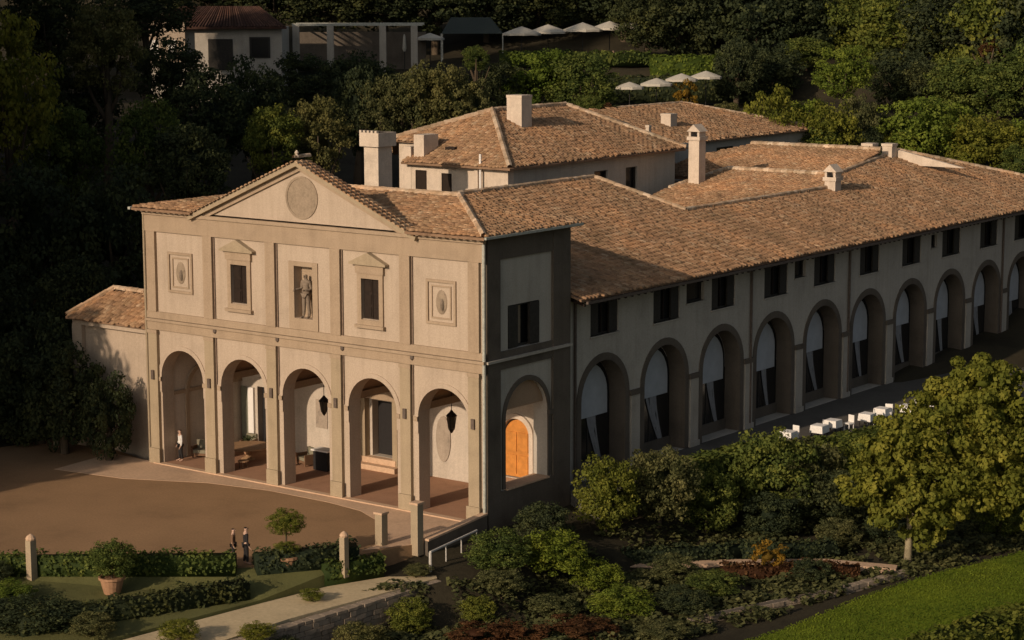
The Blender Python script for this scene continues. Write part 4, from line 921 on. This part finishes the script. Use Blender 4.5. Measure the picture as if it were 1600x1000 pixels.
# blades of grass over the lawn
L['grass'] = leaf_mat('grass_blades', [(.075, .115, .012), (.13, .18, .016), (.20, .23, .025)], .35)
n_ = 130000; xs = rng.uniform(14.5, 36, n_); ys = rng.uniform(-6, 33, n_)
keep = inpoly(xs, ys, [(14.7,-5.5),(15.9,1.5),(16.3,7.7),(17.0,12.6),(19.4,21.2),(21.8,30),(40,33),(40,-8),(30,-20)]); xs = xs[keep]; ys = ys[keep]
Nn = unit(len(xs))*np.array([1, 1, .5]); Nn /= np.linalg.norm(Nn, axis=1)[:, None]
t_ = np.clip(.45+.25*np.sin(xs*.8+1.5*np.sin(ys*.35))+rng.normal(0, .1, len(xs)), 0, 1)
v, f, t = leaves(np.stack([xs, ys, np.full(len(xs), -2.61)+rng.uniform(0, .03, len(xs))], 1), Nn, .075, t_); tag(npmesh('grass_blades', v, f, t, L['grass'], None), kind='stuff')
# hedge at the lower right corner and behind the lawn
hedge('garden_hedge', [(23.2,-2.5), (24.6,5.2), (26.8,12.5)], 2.2, -2.6, 1.1, L['yellow'], 'yellow green hedge at the bottom right corner beyond the lawn', leaf=.2, dens=60)
for x, y, r, h, key, lb in [(19.5,24.5,1.6,2.2,'dark','dark bush behind the lawn right of the big tree'), (22.5,29,2.0,2.6,'dark','dark bush at the right edge behind the lawn'), (16.8,22.6,1.5,2.0,'mid','green bush just right of the big tree trunk'), (13.5,26.5,2.2,4.4,'mid','tall green bush hidden behind the big yellow tree')]:
    z = -2.7; plant('garden_shrub', x, y, z, r, z+h, z+.05, key, lb, 'shrub')

# dining tables and chairs on the terrace
def table(x, y, label):
    t = thing('dining_table', (x,y,.3), label, 'table', 'white dining tables along the terrace edge')
    cl_ = G().add([(x-.42,y-.42,.62),(x+.42,y-.42,.62),(x+.42,y+.42,.62),(x-.42,y+.42,.62),(x-.38,y-.38,1.04),(x+.38,y-.38,1.04),(x+.38,y+.38,1.04),(x-.38,y+.38,1.04)], [(0,1,5,4),(1,2,6,5),(2,3,7,6),(3,0,4,7),(4,5,6,7)]).build('tablecloth', M['white'], t)
    for sx in (-1, 1):
        for sy in (-1, 1): bx('leg', M['iron'], t, x+sx*.33-.025, x+sx*.33+.025, y+sy*.33-.025, y+sy*.33+.025, .3, 1.0)
def chair(x, y, rz, label):
    t = thing('dining_chair', (x,y,.3), label, 'chair', 'white chairs at the terrace tables'); t.rotation_euler = (0,0,rz)
    b = lambda n, *a: G().box(*a).build(n, M['white'], t, mesh_at=(0,0,0))
    b('seat', -.22,.22,-.22,.22,.42,.48); b('backrest', -.22,.22,.18,.22,.5,.92)
    for sx in (-1,1):
        for sy in (-1,1): b('leg', sx*.19-.02, sx*.19+.02, sy*.18-.02, sy*.18+.02, 0, .42)
ends = [(3.75,23.6), (5.95,37.2)]
ordn = ['first', 'second', 'third', 'fourth', 'fifth', 'sixth', 'seventh']
for k in range(7):
    x, y = along(ends[0], ends[1], k/6); table(x-.3+(0,.2,-.25,.1,-.3,.15,0)[k], y+(0,.3,-.2,.4,.1,-.4,0)[k], f'white clothed square table, {ordn[k]} from the near end of the terrace row')
    if k < 6:
        x, y = along(ends[0], ends[1], (k+.5)/6); chair(x-.35-random.uniform(-.3,.6), y-.3-random.uniform(0,.5), random.uniform(-1.4, 1.4), f'white chair just beyond the {ordn[k]} terrace table')

# ------------------------------------------------------------------ hillside: villa, pergola, umbrellas
def lbox(g, c, a0, a1, b0, b1, z0, z1):                           # box along the hillside axes (right, away)
    return g.obox((np.array(c[:2])+RGT*(a0+a1)/2+FWD*(b0+b1)/2), RGT, FWD, (a1-a0)/2, (b1-b0)/2, z0, z1)
c = spot(340, 215, 17); vz = zat(112, 215); ve = zat(42, 215)
vl = thing('hillside_villa', (c[0], c[1], vz), 'shaded villa with a dark red roof on the hillside at the upper left', 'house')
lbox(G(), c, -6.8, 6.6, 0, 7, vz-3, ve).build('wall', M['side'], vl)
lbox(G(), c, -6.9, -3.1, -1.0, -.01, vz+1, ve+.6).build('bay', M['cream'], vl)
for a in (-6.2, -4.4): w_ = lbox(G(), c, a-.4, a+.4, -1.06, -1.005, vz+1.4, vz+3.3).build('window', M['white'], vl); w_['label'] = 'pale arched window'
w_ = lbox(G(), c, 3.3, 5.4, -.08, -.005, zat(90,215), zat(57,215)).build('window', M['wood2'], vl); lbox(G(), c, 3.5, 5.2, -.12, -.085, zat(88,215), zat(59,215)).build('pane', M['glass'], w_)
lbox(G(), c, -.9, 1.6, -.08, -.005, vz+.2, zat(60,215)).build('door', M['wood2'], vl)
rp = [np.array(c[:2])+RGT*a+FWD*b for a, b in ((-7.4,-.8),(7.2,-.8),(4,4),(-4,4))]
zc = [ve+.05, ve+.05, ve+2.0, ve+2.0]; g = G(); g.add([(p[0],p[1],z) for p, z in zip(rp, zc)]+[(p[0],p[1],z-.2) for p, z in zip(rp, zc)], [(0,1,2,3),(4,7,6,5),(0,4,5,1),(1,5,6,2),(2,6,7,3),(3,7,4,0)])
rf = g.build('roof', M['redroof'], vl)
g = G()
for k in range(46):
    t0 = k/46; a = rp[0]+(rp[1]-rp[0])*t0; b = rp[3]+(rp[2]-rp[3])*t0; g.tube([(a[0],a[1],ve+.1),(b[0],b[1],ve+2.05)], .1, 5, tint=random.random())
tag(g.build('roof_tiles', M['redroof'], rf), kind='stuff')
# pergola
pz = zat(108, 222); pt_ = zat(36, 222); c = spot(558, 222, 19)
pg = thing('pergola', (c[0], c[1], pz), 'long pale flat-roofed pergola on square columns above the olive bush', 'pergola')
lbox(G(), c, -6.8, 6.9, -.2, .1, pt_-.25, pt_).build('beam', M['pipe'], pg)
lbox(G(), c, -6.8, 6.9, 4, 4.3, pt_-.25, pt_).build('beam', M['pipe'], pg)
for a in (-6.4, -2.8, 2.7, 6.0): lbox(G(), c, a-.35, a+.35, -.2, .3, pz-3, pt_-.26).build('column', M['column'], pg)
for k in range(14): lbox(G(), c, -6.7+k*1.02, -6.6+k*1.02, .11, 3.99, pt_-.22, pt_-.05).build('rafter', M['pipe'], pg)
lbox(G(), c, -7, 7, 5, 5.4, pz-3, pt_-1).build('rear_wall', M['darkstone'], pg)
def umbrella(px, s, pytop, wpx, label, group, closed=False, grey=False):
    x, y, z = spot(px, s); zt = zat(pytop, s); r = wpx/2/FPX*(s+4); z = min(z, zt-2.2)
    t = thing('parasol', (x, y, z), label, 'umbrella', group)
    G().tube([(x,y,z-.3),(x,y,zt)], .05, 6).build('pole', M['iron'], t)
    if closed: G().lathe((x,y,zt-1.9), [(.12,0),(.22,.3),(.12,1.6),(.03,1.9)], 8).build('canopy', M['umb'], t); return
    n = 8; g = G(); hh = r*.36; vs = [(x,y,zt)]
    for rr, zz in ((.5, -.30*hh*1.6), (1., -hh)):
        for k in range(n*2):
            a = math.pi*k/n; q = 1 if k % 2 == 0 else .94; vs.append((x+r*rr*q*math.cos(a), y+r*rr*q*math.sin(a), zt+zz-(0 if k % 2 == 0 else -.03)))
    for k in range(n*2): vs.append((vs[1+n*2+k][0], vs[1+n*2+k][1], vs[1+n*2+k][2]-.22))
    m = n*2
    fs = [(0,1+k,1+(k+1) % m) for k in range(m)]+[(1+k,1+m+k,1+m+(k+1) % m,1+(k+1) % m) for k in range(m)]+[(1+m+k,1+2*m+k,1+2*m+(k+1) % m,1+m+(k+1) % m) for k in range(m)]
    g.add(vs, fs).build('canopy', M['umb'], t)
    for k in range(4): a = math.pi*k/2; G().tube([(x,y,zt-hh*.9),(x+r*.8*math.cos(a),y+r*.8*math.sin(a),zt-hh*.85)], .02, 4).build('rib', M['iron'], t)
gu = 'cream parasols on the upper hillside terrace'; gl_ = 'cream parasols on the lower garden terrace'
umbrella(672, 226, 51, 44, 'cream parasol right beside the end of the pergola', gu)
umbrella(632, 226, 52, 10, 'closed cream parasol under the right end of the pergola', gu, True)
umbrella(815, 233, 41, 60, 'leftmost of the row of upper terrace parasols, right of the rounded green bush', gu)
umbrella(856, 236, 38, 62, 'second upper terrace parasol from the left, touching the leftmost', gu)
umbrella(910, 236, 35, 62, 'third upper terrace parasol, over a group of diners', gu)
umbrella(952, 238, 33, 60, 'fourth upper terrace parasol, between two others of its row', gu)
umbrella(992, 238, 32, 56, 'rightmost of the upper terrace parasols, by the dark trees', gu)
umbrella(983, 203, 128, 44, 'leftmost and palest of the four lower parasols', gl_)
umbrella(1025, 206, 122, 50, 'second of the four lower parasols from the left', gl_)
umbrella(1064, 209, 115, 50, 'third of the four lower parasols, over the small yellow tree', gl_)
umbrella(1102, 212, 111, 50, 'rightmost of the four lower parasols', gl_)
for k, (px, s) in enumerate([(905,231),(925,231),(945,232),(970,232),(840,229),(800,229),(885,230),(990,233)]):
    x, y, z = spot(px, s); t = thing('terrace_table', (x,y,z), ['small white table under the third upper parasol', 'white table between the third and fourth upper parasols', 'white table under the fourth upper parasol','white table between the fourth and last upper parasols','white table under the second upper parasol','white table at the left end of the upper terrace','white table left of the third upper parasol','white table under the rightmost upper parasol'][k], 'table', 'white tables under the hillside parasols')
    G().box(x-.6,x+.6,y-.6,y+.6,z+.2,z+.95).build('tablecloth', M['white'], t)
figure('person', (*spot(958, 230)[:2], spot(958, 230)[2]), 0, 'person in white seen under the fourth upper parasol', 'person', M['whitef'], M['black'])
x_, y_, z_ = spot(738, 236); tt_ = thing('garden_tent', (x_, y_, z_), 'dark shaded gabled tent between the pergola and the upper parasols', 'tent')
c_ = (x_, y_); ze_, zr_ = zat(52, 236), zat(27, 236); q_ = [np.array(c_)+RGT*a+FWD*b for a, b in ((-3.4,-1.5),(3.4,-1.5),(3.4,2.5),(-3.4,2.5),(-2.4,.5),(2.0,.5))]
G().add([(p[0],p[1],ze_) for p in q_[:4]]+[(p[0],p[1],zr_) for p in q_[4:]], [(0,1,5,4),(1,2,5),(2,3,4,5),(3,0,4),(0,3,2,1)]).build('tent_roof', plain('dark_green_canvas', (.035,.045,.042), .9), tt_)
for p in q_[:4]: G().tube([(p[0],p[1],z_-1.5),(p[0],p[1],ze_)], .07, 6).build('pole', M['pipe'], tt_)

# ------------------------------------------------------------------ hillside trees
def grp(*rows, **k):
    for r in rows: ptree('tree' if len(r) < 8 else r[7], *r[:7], **k)
# near shrubs and trees behind the roofs
for px, s_, a_, b_, w_, lb in ((595,177,122,225,80,'left end lobe'),(628,178,104,222,86,'second lobe from the left'),(664,178,96,218,90,'highest middle lobe'),(702,178,100,216,90,'fourth lobe from the left'),(736,179,112,214,66,'right end lobe')):
    ptree('rounded_shrub', px, s_, a_, b_, w_, 'olive', lb+' of the broad olive bush behind the hipped roof', 'shrub', 'lobes of the broad olive bush')
ptree('rounded_shrub', 743, 198, 72, 110, 44, 'mid', 'small clipped round green bush under the terrace, right of the olive bush', 'shrub')
ptree('garden_tree', 840, 205, 72, 178, 120, 'bright', 'yellow green tree below the left upper parasols', 'tree')
ptree('garden_tree', 905, 204, 82, 178, 110, 'mid', 'green tree below the third upper parasol', 'tree')
ptree('garden_tree', 1072, 206, 122, 172, 40, 'orange', 'small yellowing tree at the third lower parasol', 'tree')
for px, py, wd_, key, lb in ((920,150,50,'mid','low bush behind the ridge of the hipped roof'), (945,160,50,'red','reddish bush behind the rear ridge'), (1135,160,50,'olive','small olive bush right of the lower parasols'), (970,165,50,'dark','dark bush under the leftmost lower parasol'), (1010,165,50,'dark','dark bush under the second lower parasol')):
    ptree('garden_shrub', px, 200, py, 195, wd_, key, lb, 'shrub')
# terrace hedges
for pa, pb, s, py, h, key, lb in ((780,1015,229,82,1.2,'mid','trimmed hedge in front of the upper parasols'), (1015,1135,226,88,2.2,'bright','bright trimmed hedge right of the upper parasols'), (930,1180,217,120,2.4,'dark','long dark hedge behind the lower parasols')):
    a = spot(pa, s); b = spot(pb, s); zt = zat(py, s); hedge('terrace_hedge', [a[:2], b[:2]], 1.8, zt-h, h, L[key], lb, leaf=.35, dens=18)
# hedge wall to the right behind the roofs
bank = [(1205,135,95,'yellow','yellow green bush at the left end of the hedge bank'), (1250,150,100,'bright','bright green bush in the hedge bank, right of the first yellow one'), (1222,188,50,'dark','small dark round bush in the hedge bank'),
    (1295,160,100,'yellow','yellow bush behind the two small white chimneys'), (1335,150,80,'olive','pale olive bush below the bright tree'), (1372,168,50,'olive','small pale silvery bush in the hedge bank'), (1350,200,60,'dark','dark gap bush behind the small white chimneys'), (1425,145,130,'bright','broad green bush of the hedge bank, middle'), (1482,165,110,'bright','green bush of the hedge bank, right of the middle'),
    (1530,180,110,'yellow','yellow green bush near the right edge of the hedge bank'), (1575,190,120,'yellow','large reddish yellow bush at the right edge, in front of the roof end'), (1612,180,100,'bright','green bush cut by the right edge of the picture'), (1180,175,60,'olive','olive bush beside the rear wing corner'), (1390,205,90,'yellow','yellow bush under the broad green one'), (1460,215,110,'mid','green bush above the far roof hip'), (1275,195,90,'mid','green bush above the cloister roof')]
for k, (px, py, wd_, key, lb) in enumerate(bank):
    ptree('bank_shrub', px, 184+(k % 3)*2, py, 275, wd_, key, lb, 'shrub', trunk=1)
ptree('garden_tree', 1315, 205, 68, 160, 92, 'bright', 'bright yellow green tree standing out before the dark wood', 'tree')
ptree('garden_tree', 1590, 176, 225, 285, 60, 'mid', 'green tree touching the far end of the long roof', 'tree')
wood = 'trees of the hillside wood'
rows = [(1010,236,-20,75,110),(1060,238,-40,110,130),(1120,240,-40,130,140),(1180,236,-40,145,140),(1240,238,-40,150,140),(1290,246,-30,90,120),(1350,236,-30,140,130),(1410,230,-20,165,150),(1475,226,-30,150,150),(1545,222,-30,170,160),(1600,220,-40,160,160),(1150,215,60,150,70),(1205,222,70,165,90),(1260,226,60,170,80),(1400,214,80,185,100),(1445,212,95,190,90),(1500,208,90,190,110),(1560,206,100,190,110),(1620,206,60,190,120)]
wl = ['at the left edge of the lit wood above the rightmost parasol', 'tall, second from the left edge of the lit wood', 'tall, above the lower parasols', 'tall, above the hedge bank left end', 'tall, just left of the bright tree', 'dark, directly above the bright tree', 'just right of the bright tree', 'broad, above the middle of the hedge bank', 'with a bare brownish patch beside it', 'broad, near the upper right corner', 'at the upper right corner', 'small, right of the lower parasols', 'small, left of the bright tree foot', 'small, in the dark gap left of the bright tree', 'small, above the silvery bush', 'small, above the middle bank bush', 'low, above the right part of the hedge bank', 'low, near the right edge over the bank', 'low, cut by the right edge']
for (px, s, a, b, wd_), lb in zip(rows, wl): ptree('wood_tree', px, s, a, b, wd_, 'mid' if (px % 3 == 0) else 'dark', 'dark green wood tree '+lb, 'tree', wood)
ptree('wood_tree', 1542, 218, 58, 95, 34, 'red', 'reddish brown withered tree crown in the wood at the right', 'tree')
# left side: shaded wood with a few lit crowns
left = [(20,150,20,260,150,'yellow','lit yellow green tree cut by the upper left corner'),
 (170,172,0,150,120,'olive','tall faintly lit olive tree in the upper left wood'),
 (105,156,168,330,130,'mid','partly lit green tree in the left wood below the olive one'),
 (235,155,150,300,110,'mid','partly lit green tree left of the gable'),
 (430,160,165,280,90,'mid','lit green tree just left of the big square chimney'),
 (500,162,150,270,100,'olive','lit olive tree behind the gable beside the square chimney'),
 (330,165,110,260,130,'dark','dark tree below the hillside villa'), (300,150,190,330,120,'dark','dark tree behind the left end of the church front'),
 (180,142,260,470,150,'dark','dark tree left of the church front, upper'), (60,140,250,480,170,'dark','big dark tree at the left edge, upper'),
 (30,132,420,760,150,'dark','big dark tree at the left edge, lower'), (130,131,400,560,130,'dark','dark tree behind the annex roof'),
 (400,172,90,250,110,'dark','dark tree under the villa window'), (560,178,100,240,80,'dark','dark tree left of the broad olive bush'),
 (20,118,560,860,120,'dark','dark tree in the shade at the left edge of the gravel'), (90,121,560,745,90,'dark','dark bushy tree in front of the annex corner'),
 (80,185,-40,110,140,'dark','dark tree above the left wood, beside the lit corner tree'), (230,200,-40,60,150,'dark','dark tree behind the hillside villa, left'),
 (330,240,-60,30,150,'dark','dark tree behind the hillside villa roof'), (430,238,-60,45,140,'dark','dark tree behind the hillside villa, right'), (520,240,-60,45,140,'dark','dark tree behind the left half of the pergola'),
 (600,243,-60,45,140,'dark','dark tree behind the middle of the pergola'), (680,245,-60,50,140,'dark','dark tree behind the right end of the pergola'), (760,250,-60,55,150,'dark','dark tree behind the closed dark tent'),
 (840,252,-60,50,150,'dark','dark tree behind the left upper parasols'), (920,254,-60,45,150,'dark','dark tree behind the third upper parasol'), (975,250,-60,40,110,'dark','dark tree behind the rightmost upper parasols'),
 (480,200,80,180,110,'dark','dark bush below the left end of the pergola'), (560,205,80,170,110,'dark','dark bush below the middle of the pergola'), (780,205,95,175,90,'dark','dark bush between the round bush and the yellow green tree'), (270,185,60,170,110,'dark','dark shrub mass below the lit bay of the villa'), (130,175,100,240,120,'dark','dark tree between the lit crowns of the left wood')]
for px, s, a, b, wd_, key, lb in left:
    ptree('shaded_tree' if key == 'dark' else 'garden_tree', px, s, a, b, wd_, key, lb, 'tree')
plant('shaded_tree', -25.3, -1.3, 0, 1.5, 4.9, .2, 'dark', 'dark tall shrub at the left corner pilaster of the church front', 'tree')
plant('shaded_tree', -28.6, -1.6, 0, 2.3, 6.2, .3, 'dark', 'dark round tree standing before the annex wall', 'tree')
plant('shaded_tree', -31.8, -.6, 0, 2.6, 7.4, .3, 'dark', 'dark tree at the outer corner of the annex', 'tree')
for k in range(26):                                              # the wood goes on to the right of the picture
    px = random.uniform(1680, 3000); s_ = random.uniform(150, 235); x, y, z = spot(px, s_); r_ = random.uniform(3, 5)
    plant('wood_tree', x, y, z, r_, z+r_*2.4, z+.6, ('dark', 'mid', 'olive')[k % 3], 'tree of the hillside wood outside the right edge of the picture', 'tree', 'trees right of the picture')
# the wood going on uphill
mass = []
for k in range(70):
    s = random.uniform(262, 420); px = random.uniform(-200, 1850); x, y, z = spot(px, s)
    v, f, t = crown_arrays(5.5, 5.5, 6.5, 26, 34, 1.1, cr=.3); mass.append((v+np.array([x, y, z+6]), f, t*.8)); v, f = blob_core(3.6, 3.6, 4.5, 8); mass.append((v+np.array([x, y, z+5]), f, .1))
V, F, T = join(mass); tag(npmesh('distant_wood', V, F, T, L['dark'], None), kind='stuff')
# unseen trees added left of the forecourt, sized and spaced to shade that side
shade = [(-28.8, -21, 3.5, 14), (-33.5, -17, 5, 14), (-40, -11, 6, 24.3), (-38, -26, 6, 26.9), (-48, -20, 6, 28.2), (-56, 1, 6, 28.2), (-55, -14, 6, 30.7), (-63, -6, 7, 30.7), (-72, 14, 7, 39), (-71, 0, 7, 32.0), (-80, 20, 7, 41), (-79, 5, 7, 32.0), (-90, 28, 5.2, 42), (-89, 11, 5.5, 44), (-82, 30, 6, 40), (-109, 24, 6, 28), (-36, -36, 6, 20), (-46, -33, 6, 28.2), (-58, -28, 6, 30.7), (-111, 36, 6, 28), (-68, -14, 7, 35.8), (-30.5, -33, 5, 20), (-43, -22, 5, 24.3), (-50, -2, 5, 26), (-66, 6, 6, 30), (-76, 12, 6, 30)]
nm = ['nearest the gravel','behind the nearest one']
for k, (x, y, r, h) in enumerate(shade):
    z = gz(x, y); plant('added_shade_tree', x, y, z, r, z+h, z+h*.12, 'dark', 'tall unseen tree added on the slope left of the gravel forecourt to cast shade', 'tree', 'unseen shade trees added left of the forecourt')
